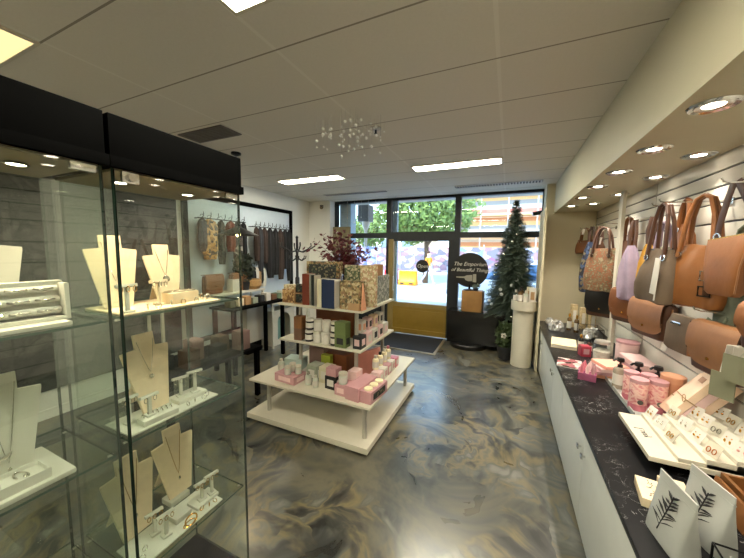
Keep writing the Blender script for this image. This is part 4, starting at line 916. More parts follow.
carton((-1.53, 2.49, z), (.13, .10, .13), 'blackplastic', 'black cube carton with a white label on the lowest tier', R(-4), label_m='paper')
carton((-1.53, 2.50, z + .13), (.12, .10, .08), 'pink', 'small pink carton on top of the black cube carton', R(-4))
carton((-1.375, 2.45, z), (.13, .16, .10), 'pink', 'pink carton under the white labelled candle on the lowest tier', R(-4), label_m='pinklight')
jar((-1.38, 2.425, z + .10), .042, .11, 'white labelled candle jar on a pink carton on the lowest tier', frost, 'white', 'paper')
carton((-1.33, 2.58, z), (.10, .12, .19), 'pinklight', 'upright pale pink carton behind the white labelled candle', R(-4))
carton((-1.215, 2.50, z), (.15, .34, .13), 'pink', 'long plain pink carton at the corner of the lowest tier', R(-8))
cd_ = thing('candle_box', 'pink box showing three cream candles at the very corner of the lowest tier', 'candle box', (-1.09, 2.50, z), None, R(-6))
b = MB(); b.box((0, 0, .055), (.12, .32, .11), bev=.003); b.build('carton', 'pink', cd_, keep=True)
b = MB(); b.box((.061, 0, .055), (.004, .22, .06)); b.build('side_label', floral_dark, cd_, keep=True)
for k in range(3):
    b = MB(); b.lathe([(0, .11), (.04, .11), (.042, .118), (.038, .126), (0, .126)], (0, -.1 + .1 * k, 0), 20); b.build('candle', 'wax', cd_, keep=True)
carton((-1.36, 2.95, z), (.03, .36, .27), mat('dusky_pink_card', (206, 140, 128), .6), 'tall dusky pink display card behind the toiletry row on the lowest tier', R(-20), 'display_card', 'display card')
for k in range(5):
    y = 2.82 + k * .12
    carton((-1.19, y, z), (.10, .10, .11), ['pinklight', 'paper', 'pink', 'paper', 'pinkdeep'][k], '%s carton in the row before the dusky pink card, %s from the aisle' % (['pale pink', 'white', 'pink', 'ivory', 'rose'][k], ['first', 'second', 'third', 'fourth', 'fifth'][k]), 0, label_m=['paper', 'pink', 'paper', 'pink', 'paper'][k], group='toiletry row on the lowest tier')
    if k < 4: bottle((-1.235, y + .05, z + .11), .034, .15, '%s lotion bottle standing on the carton row, %s from the aisle' % (['cream', 'ivory', 'pale', 'pink capped'][k], ['first', 'second', 'third', 'fourth'][k]), 'wax', ['white', 'blackplastic', 'white', 'pinkdeep'][k], 'paper', group='lotion bottles on the toiletry row')
carton((-1.75, 3.0, z), (.34, .3, .2), mat('copper_carton', (134, 74, 40), .5), 'copper coloured carton in the middle of the lowest tier')
carton((-1.95, 2.86, z), (.2, .1, .26), mat('mauve_carton', (132, 104, 98), .6), 'mauve carton standing beside the copper carton on the lowest tier')
carton((-1.80, 2.80, z), (.12, .06, .2), mat('lime_carton', (176, 190, 62), .6), 'lime green carton behind the pale grey green carton')
# ------------------------------------------------------------------ cabinets and worktop along the slatwall
CFX = .505
def base_cabinet(y0, y1, seam, label):
    t = thing('base_cabinet', label, 'cabinet', (.86, (y0 + y1) / 2, 0), 'white cabinets under the marble worktop')
    b = MB(); b.bx((CFX + .02, y0 + .001, .06), (WX - .004, y1 - .001, .688)); b.build('carcass', 'whitecab', t)
    b = MB(); b.bx((CFX + .05, y0 + .001, 0), (WX - .004, y1 - .001, .06)); b.build('kickboard', 'whitecab', t)
    for (a, c, s) in ((y0 + .002, seam - .0015, 1), (seam + .0015, y1 - .002, -1)):
        b = MB(); b.bx((CFX, a, .03), (CFX + .018, c, .685), bev=.0015); d = b.build('door', 'whitecab', t)
        ky = c - .055 if s > 0 else a + .055
        b = MB(); b.cyl((CFX, ky, .525), (CFX - .016, ky, .525), .006, seg=10); b.box((CFX - .02, ky, .525), (.012, .03, .03), bev=.004); b.build('knob', 'chrome', d)
for (y0, y1, sm, l) in ((.95, 3.05, 2.24, 'white two door base cabinet below the earring card display'), (3.05, 4.25, 3.66, 'white two door base cabinet below the pink hand wash bottles'), (4.25, 5.44, 4.84, 'white two door base cabinet at the far end by the round pedestal'), (-.6, .95, .2, 'white two door base cabinet closest to the viewer')):
    base_cabinet(y0, y1, sm, l)
b = MB(); b.bx((.485, -.6, .688), (WX - .002, 5.45, .717), bev=.003); tag(b.build('worktop', 'marble', loc=(.85, 2.4, .688)), 'black veined marble worktop running under the handbag wall', 'worktop')
b = MB(); b.box((1.045, 3.93, (.717 + ZS) / 2 - .006), (.03, .10, ZS - .717 - .016), bev=.003); tag(b.build('display_post', 'white', loc=(1.045, 3.93, .717)), 'slim white post from the marble worktop up to the bulkhead', 'post')
CT = .717
# ------------------------------------------------------------------ handbags
def rz(view=0): return R(-90 + view)
def strap(pts, parent, m, w=.016, th=.004, name='strap'):
    b = MB(); b.tube(pts, w, 8, flat=th / w, up=(0, 1, 0)); return b.build(name, m, parent, keep=True)
def hook(x, y, z, label, group='chrome prongs on the slatwall'):
    t = thing('wall_hook', label, 'hook', (WX, y, z), group)
    b = MB(); b.bx((WX - .006, y - .025, z - .02), (WX, y + .025, z + .02), bev=.002); b.build('plate', 'chrome', t)
    b = MB(); b.tube([(WX, y, z), (x + .04, y, z + .006), (x + .008, y, z + .014), (x, y, z + .032)], .0045, 8); b.build('prong', 'chrome', t)
    return t
def tote(label, loc, view, w, d, h, m, hm, hh, extra=None, n=4.5, top=.84, cat='handbag'):
    t = thing('shoulder_bag', label, cat, loc, None, rz(view))
    b = MB(); b.loft([(0, w * .40, d * .36), (.02 * h, w * .46, d * .45), (.12 * h, w * .5, d * .5), (.35 * h, w * .495, d * .52), (.62 * h, w * .465, d * .42), (.84 * h, w * .5 * top, d * .26), (.96 * h, w * .5 * top * .97, d * .17), (h, w * .5 * top * .95, d * .13)], n, 40); 
    for v in b.bm.verts:
        k = noise.noise(v.co * 9 + Vector(loc)); k2 = noise.noise(Vector((v.co.x * 14, v.co.z * 4, loc[1] * 3))); v.co += Vector((0, (k * .14 + k2 * .2) * d, k * .012))
    b.build('body', m, t, keep=True)
    b = MB(); b.tube([(-w * .5 * top * .95, 0, h + .002), (-w * .2, .004, h - .006), (w * .2, .004, h - .006), (w * .5 * top * .95, 0, h + .002)], .005, 6); b.build('zip_top', 'blackplastic' if hm == 'brown' else hm, t, keep=True)
    for s in (-1, 1):
        y = s * d * .2
        pts = [(-w * .26, y * 1.4, h * .80), (-w * .25, y * 1.15, h * .98), (-w * .20, y * .7, h + hh * .6), (-w * .11, y * .4, h + hh * .93), (0, y * .3, h + hh), (w * .11, y * .4, h + hh * .93), (w * .20, y * .7, h + hh * .6), (w * .25, y * 1.15, h * .98), (w * .26, y * 1.4, h * .80)]
        hd = MB(); hd.tube(pts, .0125, 10); hd = hd.build('handle', hm, t, keep=True)
        for sx_ in (-1, 1):
            b = MB(); b.tube(arc((sx_ * w * .255, y * 1.55 , h * .84), (1, 0, 0), (0, 0, 1), .018, .018, 0, 2 * PI, 14)[:-1], .0035, 6, closed=True); b.build('ring', 'chrome', hd, keep=True)
    return t
def saddle(label, loc, view, w, d, h, m, flap=.72, strap_to=None, sm=None, inner='brown', tagm=None):
    t = thing('saddle_bag', label, 'handbag', loc, None, rz(view))
    b = MB(); b.loft([(0, w * .44, d * .36), (.04 * h, w * .485, d * .46), (.2 * h, w * .5, d * .5), (.7 * h, w * .5, d * .48), (.94 * h, w * .49, d * .40), (h, w * .46, d * .26)], 6, 36); b.build('body', inner, t, keep=True)
    def f(u, v):
        x = (u - .5) * w * 1.02; s = v * (d + h * flap)
        rr = 1 - max(0, (v - .8) / .2) ** 2 * .0
        if s < d * .8: y, z = d * .42 - s, h + .004 + .012 * math.sin(PI * s / d)
        else: q = s - d * .8; y, z = -d * .44 - .014 * math.sin(min(1, q / (h * flap)) * PI) - .004, h - q + .004
        if v > .82: z += (abs(u - .5) * 2) ** 4 * .05
        return (x, y, z)
    b = MB(); b.sheet(f, 16, 18, .006); b.build('flap', m, t, keep=True)
    e_ = [f(0, i / 14) for i in range(3, 15)] + [f(i / 14, 1) for i in range(1, 14)] + [f(1, i / 14) for i in range(14, 2, -1)]
    b = MB(); b.tube([Vector(p) + Vector((0, -.002, 0)) for p in e_], .0028, 6); b.build('flap_binding', 'brown', t, keep=True)
    b = MB(); b.cyl((0, -d * .44 - .022, h * (1 - flap) + .035), (0, -d * .44 - .008, h * (1 - flap) + .035), .009, seg=14); b.build('stud', 'gold', t, keep=True)
    b = MB(); b.tube([(-w * .5, 0, h * .9), (-w * .52, -d * .1, h * .5), (-w * .49, 0, .02)], .007, 6); b.tube([(w * .5, 0, h * .9), (w * .52, -d * .1, h * .5), (w * .49, 0, .02)], .007, 6); b.build('gusset_piping', m, t, keep=True)
    if strap_to:
        for sx_ in (-1, 1):
            strap([(sx_ * w * .48, .0, h * .92), (sx_ * w * .40, 0, h * 1.1), (sx_ * .05, .01, strap_to * .8), (sx_ * .02, .012, strap_to)], t, sm or m, .012)
    return t
# prongs
HK = [hook(.88, 2.60, 2.13, 'chrome prong holding the two big leather shoulder bags'), hook(.98, 2.19, 2.165, 'chrome prong holding the zip crossbody bag'), hook(.99, 3.05, 2.165, 'chrome prong holding the tan bag behind the big shoulder bags'), hook(1.0, 3.58, 2.13, 'chrome prong holding the lilac bag'), hook(.98, 4.2, 2.13, 'chrome prong beside the white post'), hook(.98, 4.75, 2.13, 'chrome prong holding the floral tote'), hook(.98, 5.2, 2.13, 'chrome prong holding the blue patterned bag'), hook(.98, 5.55, 2.16, 'chrome prong nearest the beige end wall')]
hook(1.0, 2.36, 1.47, 'low chrome prong holding the caramel saddle bag'); hook(1.02, 3.22, 1.46, 'low chrome prong holding the camel flap bag'); hook(1.03, 3.85, 1.47, 'low chrome prong holding the amber saddle bag by the post')
# big shoulder bags
T = tote('taupe suede shoulder bag with dark handles, outermost of the two big bags', (.95, 2.70, 1.475), 12, .32, .12, .36, 'taupe', 'brown', .31, top=.68)
b = MB(); b.box((.09, -.075, .18), (.045, .005, .24), (0, .12, 0), bev=.002); b.build('swing_tag', 'paper', T, keep=True)
b = MB(); b.tube([(.115, -.07, .28), (.125, -.085, .12), (.11, -.08, .02)], .004, 6); b.build('cord', 'paper', T, keep=True)
T = tote('caramel leather shoulder bag with a dark buckle, behind the taupe one', (1.07, 2.52, 1.48), 30, .34, .14, .38, 'caramel', 'caramel', .30, top=.74)
b = MB(); b.box((.11, -.078, .20), (.03, .008, .24), bev=.003); b.build('buckle_strap', 'brown', T, keep=True)
b = MB(); b.tube([(.08, -.09, .08), (.14, -.09, .08), (.14, -.09, .135), (.08, -.09, .135)], .006, 6, closed=True); b.build('buckle', 'blackmetal', T, keep=True)
b = MB(); b.tube([(.08, -.088, .17), (.14, -.088, .17), (.14, -.088, .225), (.08, -.088, .225)], .005, 6, closed=True); b.build('buckle', 'chrome', T, keep=True)
# zip crossbody
T = thing('crossbody_bag', 'flat caramel zip pouch hanging from two wide dark brown straps', 'handbag', (1.06, 2.235, 1.585), None, rz(10))
b = MB(); b.loft([(0, .078, .022), (.02, .095, .032), (.15, .113, .036), (.26, .126, .024), (.31, .13, .012)], 6, 36); 
for v in b.bm.verts: v.co.z += v.co.x * .1 * (v.co.z / .3)
b.build('body', 'caramel', T, keep=True)
b = MB(); b.tube([(-.128, -.004, .298), (0, -.008, .312), (.128, -.004, .326)], .005, 6); b.build('zip', 'gold', T, keep=True)
b = MB(); b.tube([(.135, -.02, .29), (.12, -.034, .15), (.105, -.03, .02)], .004, 6); b.build('piping', 'camel', T, keep=True)
strap([(-.075, 0, .29), (-.07, -.005, .36), (-.03, -.01, .5), (-.012, -.004, .59)], T, 'brown', .022)
strap([(.14, 0, .30), (.125, .0, .4), (.05, .0, .53), (.012, -.004, .60)], T, 'brown', .022)
b = MB(); b.tube(arc((-.075, -.005, .31), (1, 0, 0), (0, 0, 1), .02, .024, 0, 2 * PI, 16)[:-1], .004, 6, closed=True); b.build('ring', 'chrome', T, keep=True)
# low row
S1_ = saddle('large caramel saddle bag with a smooth flap in the lower row', (1.09, 2.235, 1.14), 8, .33, .11, .265, 'camel', .78, .32, 'sage')
b = MB(); b.box((.155, -.07, .12), (.004, .07, .20), (0, .15, 0)); b.box((.163, -.045, .12), (.004, .07, .19), (0, .12, 0)); b.build('paper_stuffing', 'paper', S1_, keep=True)
T = thing('clutch_bag', 'taupe clutch with a metal bar and caramel side in the lower row', 'handbag', (1.13, 2.74, 1.13), None, rz(8))
b = MB(); b.loft([(0, .11, .035), (.02, .14, .045), (.18, .135, .04), (.25, .12, .014)], 6, 32); b.build('body', 'taupe', T, keep=True)
b = MB(); b.box((0, -.052, .2), (.1, .008, .02), bev=.003); b.build('metal_bar', 'chrome', T, keep=True)
b = MB(); b.loft([(.01, .014, .05, .135, 0), (.12, .016, .055, .14, 0), (.235, .012, .02, .12, 0)], 4, 20); b.build('side_gusset', 'caramel', T, keep=True)
saddle('camel flap bag with dark pleated side beside the taupe clutch', (1.12, 3.20, 1.12), 14, .38, .13, .29, 'camel', .8, .36, 'brown')
saddle('amber brown saddle bag hanging beside the white post', (1.11, 3.72, 1.13), 30, .30, .12, .31, 'tan', .8, .4, 'tan')
T = saddle('rounded tan bag at the edge of the photo above the price cards', (1.06, 1.80, 1.38), 14, .28, .11, .20, 'caramel', .7, .5, 'caramel')
# sage canvas bag behind
T = tote('sage green canvas bag half hidden behind the caramel zip pouch', (1.165, 2.33, 1.38), 4, .28, .06, .28, 'sage', 'sage', .3)
T = tote('small tan bag hanging behind the taupe shoulder bag', (1.16, 2.96, 1.80), 10, .18, .06, .22, 'tan', 'tan', .18)
T = tote('pale sage cotton bag beside the lilac bag', (1.15, 3.24, 1.50), 15, .24, .08, .36, 'cardsage', 'lilac', .2)
# lilac / mustard / tan group
def cloth(label, loc, view, w, h, m, hm, up, name='cloth_bag', folds=5, d=.05):
    t = thing(name, label, 'bag', loc, None, rz(view))
    b = MB()
    def ring_(z, k, f):
        return [b.bm.verts.new(Vector((math.cos(a) * w / 2 * k, math.sin(a) * d * (1 + .35 * math.sin(a * folds + z * 6)) * f, z))) for a in [2 * PI * i / 40 for i in range(40)]]
    b.skin([ring_(0, .75, .5), ring_(h * .04, .9, .9), ring_(h * .3, 1, 1), ring_(h * .6, .9, .9), ring_(h * .85, .6, .7), ring_(h, .3, .5)]); b.build('body', m, t, keep=True)
    for s in (-1, 1): strap([(s * w * .12, 0, h * .93), (s * .03, .0, h + up * .5), (s * .012, .01, h + up)], t, hm, .018)
    return t
cloth('lilac crinkled fabric bag on brown straps beyond the white post', (1.06, 3.62, 1.36), 35, .22, .52, 'lilac', 'brown', .24)
cloth('mustard fabric pouch hanging beside the lilac bag', (1.13, 3.44, 1.47), 30, .16, .42, 'mustard', 'brown', .24)
cloth('dark grey fabric pouch between the lilac and mustard bags', (1.165, 3.53, 1.60), 30, .12, .32, 'dark', 'brown', .2)
T = tote('slim tan leather bag hanging just behind the white post', (1.13, 3.96 + .04, 1.42), 25, .22, .08, .52, 'tan', 'caramel', .24)
T = tote('tan and cream floral tote with rust flowers beyond the white post', (1.0, 4.32, 1.36), 46, .36, .16, .50, speckle('floral_tote_print', [(132, 112, 84), (108, 90, 64), (146, 80, 50), (88, 84, 58), (146, 130, 102)], 22, .75, 'NOISE'), 'brown', .24)
saddle('black flat bag in the lower row under the floral tote', (1.10, 4.56, 1.02), 50, .34, .12, .33, 'blackplastic', .8, .4, 'blackplastic')
cloth('dark slate fabric bag in the lower row beside the black bag', (1.12, 4.92, 1.08), 50, .28, .32, 'dark', 'dark', .06)
cloth('brown fabric bag hanging beyond the floral tote', (1.08, 4.86, 1.50), 50, .24, .46, mat('umber_fabric', (92, 58, 36), .8, var=.15), 'brown', .2)
cloth('blue patterned slim fabric bag beyond the brown bag', (1.06, 5.2, 1.24), 50, .26, .72, speckle('blue_pattern', [(34, 46, 72), (60, 78, 110), (110, 98, 76), (28, 30, 42)], 22, .8), 'brown', .22)
cloth('black and rust striped fabric bag beside the blue patterned bag', (1.1, 5.02, 1.48), 50, .16, .46, stripes_mat('rust_stripe', [(60, 40, 34), (140, 70, 40), (40, 36, 40)], 2, 5), 'brown', .2)
T = tote('small tan bag on long straps nearest the beige end wall', (1.06, 5.56, 1.80), 50, .26, .1, .2, 'tan', 'tan', .18)
cloth('olive slim fabric bag nearest the beige end wall', (1.1, 5.50, 1.22), 50, .16, .5, mat('olive_fabric', (86, 70, 40), .8, var=.15), 'brown', .05)
for (x, y, z, w_, h_, l) in ((1.0, 1.955, 1.20, .10, .13, 'upper sage price card under the rounded tan bag'), (1.0, 2.03, 1.09, .10, .13, 'lower sage price card beside the caramel saddle bag')):
    t = thing('price_card', l, 'price card', (x, y, z), None, rz(30))
    b = MB(); b.box((0, 0, h_ / 2), (w_, .004, h_)); b.build('card', 'cardsage', t, keep=True)
    b = MB(); b.tube([(0, .004, h_ * .9), (0, .05, h_ + .02), (0, .2, h_ + .02)], .003, 6); b.build('holder', 'clear', t, keep=True)
for (x, y, z, l) in ((1.0, 5.42, 2.12, 'white swing tag on the far prong by the beige wall'), (1.0, 5.3, 1.34, 'white swing tag at the foot of the blue patterned bag'), (1.14, 3.02, 1.10, 'white swing tag hanging beside the taupe clutch'), (.98, 4.4, 1.95, 'white swing tag above the floral tote')):
    b = MB(); b.box((x, y, z), (.003, .045, .085), (0, .2, .5)); b.tube([(x, y, z + .055), (x + .02, y, z + .12), (x + .06, y, z + .14)], .0015, 5)
    tag(b.build('swing_tag', 'paper', loc=(x, y, z)), l, 'tag')

# ------------------------------------------------------------------ goods on the marble worktop, far to near
def rod_box(c, d, m, label, name, cat, r=.003, bars=4, rot=0):
    t = thing(name, label, cat, c, None, rot); b = MB(); x, y, z = d[0] / 2, d[1] / 2, d[2]
    for zz in (r, z): b.tube([(-x, -y, zz), (x, -y, zz), (x, y, zz), (-x, y, zz)], r, 6, closed=True)
    for (a, q) in ((-x, -y), (x, -y), (x, y), (-x, y)): b.cyl((a, q, 0), (a, q, z), r, seg=6)
    b.build('frame', m, t, keep=True)
    b = MB()
    for k in range(bars): xx = -x + 2 * x * (k + 1) / (bars + 1); b.cyl((xx, -y, r), (xx, y, r), r * .7, seg=6)
    b.build('base_wires', m, t, keep=True); return t
def crumple(c, d, m, label, name='foil_packet', cat='packet', rot=0, seed=1, group=None):
    t = thing(name, label, cat, c, group, rot); b = MB()
    b.loft([(0, d[0] * .46, d[1] * .46), (.15 * d[2], d[0] * .5, d[1] * .5), (.6 * d[2], d[0] * .47, d[1] * .45), (.9 * d[2], d[0] * .36, d[1] * .3), (d[2], d[0] * .2, d[1] * .1)], 3, 22)
    for v in b.bm.verts:
        k = noise.noise(v.co * 30 + Vector((seed, seed * 2, 0))); v.co += Vector((k, -k, abs(k) * .5)) * min(d) * .3
        v.co.z = max(0, v.co.z)
    b.build('pouch', m, t, keep=True, smooth=False); b = MB(); b.box((0, 0, d[2] * .98), (d[0] * .4, .006, .012)); b.build('twist_tie', 'gold', t, keep=True); return t
foil = mat('crinkled_clear_foil', (206, 206, 204), .18, metal=.6, var=.2, scale=40)
for k, (x, y) in enumerate([(.62, 5.22), (.66, 5.02), (.62, 4.85), (.72, 5.1), (.70, 4.82)]):
    crumple((x, y, CT), (.11, .1, .1), foil, 'silver crinkled gift packet on the far worktop, ' + ['closest to the beige end wall', 'second by the worktop edge', 'third by the worktop edge', 'behind the first two', 'in front of the wire basket'][k], seed=k * 3, rot=k, group='silver packets at the far end of the worktop')
for k in range(3):
    t = carton((.92 + .1 * k, 5.2 - .06 * k, CT), (.07, .07, .34 - .03 * k), mat('gold_printed_carton', (190, 170, 130), .4, var=.3, scale=30) if k == 0 else bpy.data.materials['gold_printed_carton'], ['tall gold printed carton nearest the worktop edge by the beige wall', 'tall gold printed carton in the middle of the far three', 'tall gold printed carton against the far slatwall'][k], .2, label_m='paper', name='tall_carton')
for k, (x, y) in enumerate([(.83, 4.95), (.90, 4.85)]): bottle((x, y, CT), .028, .24, 'amber tinted bottle in front of the tall gold cartons, ' + ['nearer the packets', 'nearer the wire basket'][k], mat('amber_glass', (120, 92, 56), .15, trans=.4) if k == 0 else bpy.data.materials['amber_glass'], 'gold', 'paper')
W = rod_box((1.0, 4.58, CT), (.22, .3, .15), 'blackmetal', 'small black wire basket of clear packets on the far worktop', 'wire_basket', 'basket', .003, 5)
for k in range(3): crumple((.95 + .05 * k, 4.5 + .09 * k, CT + .008), (.1, .08, .12), foil, 'clear packet in the small wire basket, ' + ['in front', 'in the middle', 'at the back'][k], seed=20 + k, group='packets in the wire basket')
bk = thing('gift_book', 'cream covered flat book lying near the worktop edge', 'book', (.65, 4.12, CT), None, R(-8))
b = MB(); b.box((0, 0, .018), (.235, .34, .03)); b.build('pages', 'paper', bk, keep=True)
b = MB(); b.box((0, 0, .035), (.25, .36, .004)); b.box((0, 0, .002), (.25, .36, .004)); b.box((.123, 0, .018), (.004, .36, .034)); b.build('cover', mat('ivory_cover', (220, 206, 168), .6), bk, keep=True)
bk = thing('magazine', 'glossy pink and dark printed magazine at the worktop edge', 'magazine', (.60, 3.42, CT), None, R(-10))
b = MB(); b.box((0, 0, .004), (.2, .27, .008)); b.build('pages', 'paper', bk, keep=True)
b = MB(); b.box((0, 0, .009), (.2, .27, .002)); b.build('cover', speckle('magazine_print', [(196, 176, 170), (150, 90, 96), (60, 50, 52), (214, 200, 196)], 16, .25), bk, keep=True)
carton((.79, 3.78, CT), (.09, .09, .11), mat('raspberry_carton', (170, 58, 74), .45), 'raspberry red carton beside the cream book', .2, label_m='pink')
bottle((.80, 4.02, CT), .028, .17, 'dark bottle behind the raspberry carton', 'blackplastic', 'gold', 'paper')
bottle((.86, 3.92, CT), .026, .15, 'dark brown bottle beside the white post foot', mat('brown_bottle', (70, 46, 34), .25), 'blackplastic', 'paper')
t = thing('storage_jar', 'tall clear glass jar of pale goods before the white post', 'jar', (.87, 3.50, CT), None)
b = MB(); b.lathe([(0, 0), (.07, 0), (.075, .01), (.075, .19), (.06, .215), (.06, .22)], seg=28); b.build('glass', 'clear', t, keep=True)
b = MB(); b.lathe([(0, .01), (.066, .01), (.068, .15), (.04, .17), (0, .172)], seg=20); b.build('contents', mat('pale_salts', (196, 190, 176), .8, var=.15, scale=60), t, keep=True)
b = MB(); b.lathe([(0, .222), (.064, .222), (.066, .23), (.06, .25), (0, .252)], seg=28); b.build('lid', 'steel', t, keep=True)
t = thing('lip_balm_holder', 'clear block of pointed pink lip balms at the worktop edge', 'cosmetics holder', (.68, 3.10, CT), None, R(-12))
b = MB(); b.box((0, 0, .03), (.13, .17, .06), bev=.004); b.build('holder', mat('plum_plastic', (150, 84, 112), .25, var=.2), t, keep=True)
for k in range(8):
    b = MB(); x, y = -.04 + .04 * (k % 3) + .01 * (k // 3), -.06 + .06 * (k // 3); b.lathe([(0, .06), (.014, .06), (.014, .10), (.004, .135), (0, .136)], (x, y, 0), 12); b.build('lip_balm', ['pinkdeep', 'pinklight', 'pink'][k % 3], t, keep=True)
t = thing('striped_tin', 'pink ribbed tin against the slatwall behind the white post', 'tin', (1.11, 3.66, CT))
b = MB(); b.lathe([(0, 0), (.085, 0), (.09, .01), (.09, .2), (.085, .215), (0, .215)], seg=36)
for v in b.bm.verts:
    a = math.atan2(v.co.y, v.co.x)
    if v.co.xy.length > .05: v.co.xy *= 1 + .02 * math.cos(a * 18)
b.build('body', 'pinklight', t, keep=True)
b = MB(); b.lathe([(0, .215), (.092, .215), (.092, .235), (0, .24)], seg=36); b.build('lid', 'pink', t, keep=True)
carton((1.08, 3.28, CT), (.16, .34, .17), 'pink', 'wide pink gift carton against the slatwall behind the pump bottles', R(4), lid='pinklight')
t = thing('soap_stack', 'stack of pink and peach wrapped soaps at the end of the long tray', 'soap', (.83, 3.22, CT), None, R(-6))
for k in range(4):
    b = MB(); b.box((.01 * k, -.01 * k, .017 + .034 * k), (.19, .20, .03), (0, 0, .15 * k), bev=.007); b.build('soap', [peach, 'pink', 'pinklight', mat('peach_soap', (240, 172, 150), .5)][k], t, keep=True)
# long tray with bottles
lt = thing('bottle_tray', 'long pale tray under the pink pump bottles', 'tray', (.98, 2.86, CT))
b = MB(); b.bx((.815, 2.47, CT), (1.16, 3.12, CT + .018), bev=.004); b.bx((.815, 2.47, CT + .018), (.822, 3.12, CT + .034)); b.build('tray', mat('tray_grey', (170, 172, 166), .4), lt)
ZB = CT + .018
bloom = speckle('pink_bloom_print', [(214, 120, 132), (226, 160, 158), (240, 206, 194), (232, 176, 168), (204, 112, 126)], 16, .4, 'NOISE')
def pump_bottle(c, r, h, label, body, lab):
    t = thing('pump_bottle', label, 'bottle', c, 'pump bottles on the long tray', R(200))
    b = MB(); b.lathe([(0, 0), (r * .95, 0), (r, .006), (r, h * .86), (r * .86, h * .95), (r * .35, h), (0, h)], seg=24); b.build('body', body, t, keep=True)
    b = MB(); b.lathe([(r + .001, h * .2), (r + .001, h * .7), (r - .002, h * .7), (r - .002, h * .2)], seg=24); b.build('label', lab, t, keep=True)
    p = MB(); p.lathe([(0, h), (r * .42, h), (r * .42, h + .02), (r * .2, h + .024), (r * .16, h + .05), (0, h + .05)], seg=16); p = p.build('pump_collar', 'blackplastic', t, keep=True)
    b = MB(); b.lathe([(0, h + .045), (r * .55, h + .045), (r * .62, h + .054), (r * .55, h + .072), (0, h + .076)], seg=16); b.tube([(0, 0, h + .06), (r * .9, 0, h + .062), (r * 1.3, 0, h + .05)], .008, 8); b.build('spout', 'blackplastic', p, keep=True)
    return t
pump_bottle((.855, 2.93, ZB), .042, .17, 'pale clear pump bottle nearest the soaps on the long tray', mat('pale_wash', (206, 190, 168), .2, trans=.4), 'paper')
pump_bottle((.94, 2.84, ZB), .045, .18, 'pink pump bottle in the middle of the long tray', 'pinkdeep', bloom)
pump_bottle((1.04, 2.80, ZB), .045, .18, 'pink pump bottle closest to the slatwall on the long tray', 'pinkdeep', bloom)
def tin(c, r, h, label, lid, body=None):
    t = thing('lotion_tube', label, 'lotion', c, 'pink tubes on the long tray')
    b = MB(); b.lathe([(0, 0), (r * .97, 0), (r, .006), (r, h * .86), (r * .98, h * .88), (0, h * .88)], seg=26); b.build('body', body or bloom, t, keep=True)
    b = MB(); b.lathe([(0, h * .88), (r * 1.03, h * .88), (r * 1.03, h * .99), (r * .98, h), (0, h)], seg=26); b.build('lid', lid, t, keep=True)
    b = MB(); b.lathe([(r + .0012, .0), (r + .0012, h * .2), (r - .002, h * .2), (r - .002, .0)], seg=26); b.build('base_band', 'pinkdeep', t, keep=True)
    for s in (-1.9,):
        b = MB(); b.cyl((math.cos(s + .3) * r * .98, math.sin(s + .3) * r * .98, h * .30), (math.cos(s + .3) * (r + .003), math.sin(s + .3) * (r + .003), h * .30), .016, seg=18); b.build('seal', mat('grey_seal', (96, 92, 84), .5) if 'grey_seal' not in bpy.data.materials else bpy.data.materials['grey_seal'], t, keep=True)
    return t
tin((.87, 2.74, ZB), .045, .21, 'pink lidded floral tube behind the front pair, nearest the worktop edge', 'pink')
tin((.865, 2.58, ZB), .05, .215, 'pink floral tube of the front pair, nearer the worktop edge', 'pink')
tin((.975, 2.60, ZB), .05, .215, 'pink floral tube of the front pair, nearer the slatwall', 'pink')
tin((.965, 2.72, ZB), .045, .21, 'pink lidded floral tube behind the front pair, nearer the slatwall', 'pink')
t = thing('canister', 'plain tan card canister beside the leaning boxes', 'canister', (1.07, 2.66, ZB))
b = MB(); b.lathe([(0, 0), (.062, 0), (.064, .006), (.064, .20), (.062, .202), (0, .202)], seg=28); b.build('tube', mat('rosy_tan_card', (206, 146, 112), .6), t, keep=True)
b = MB(); b.lathe([(0, .202), (.066, .2), (.066, .24), (.062, .245), (0, .245)], seg=28); b.build('lid', mat('rosy_tan_lid', (214, 158, 124), .6), t, keep=True)
# leaning boxes
blush = mat('blush_long_box', (236, 206, 180), .55, var=.06)
def leaning(c, label, k=1, tilt=38, turn=4):
    t = thing('long_gift_box', label, 'gift box', c, 'long boxes leaning on the slatwall'); t.rotation_euler = (0, R(tilt), R(turn))
    for j in range(k):
        b = MB(); b.box((-.02 - .042 * j, 0, .16), (.04, .12, .32 - .012 * j), bev=.004); b.build('box', [blush, 'pinklight', blush][j], t, keep=True)
    x1 = -.042 * k - .001
    b = MB(); b.tube([(x1 - .002, -.062, .11), (x1 - .002, .062, .11), (.003, .062, .11), (.003, -.062, .11)], .003, 6, closed=True); b.tube(arc((x1 - .004, -.04, .11), (0, 1, .3), (-.3, 0, 1), .03, .015, 0, 2 * PI, 14)[:-1], .002, 5, closed=True); b.build('twine', 'kraft', t, keep=True)
    b = MB(); b.box((x1 + .0005 + .0015, 0, .25), (.003, .05, .035)); b.build('print', mat('box_print', (190, 144, 116), .6) if 'box_print' not in bpy.data.materials else bpy.data.materials['box_print'], t, keep=True)
    return t
leaning((1.0, 2.50, CT + .055), 'long blush box leaning beside the tan canister', 1)
leaning((1.04, 2.36, CT + .075), 'bundle of blush boxes tied with twine leaning on the slatwall', 3, 34, -4)
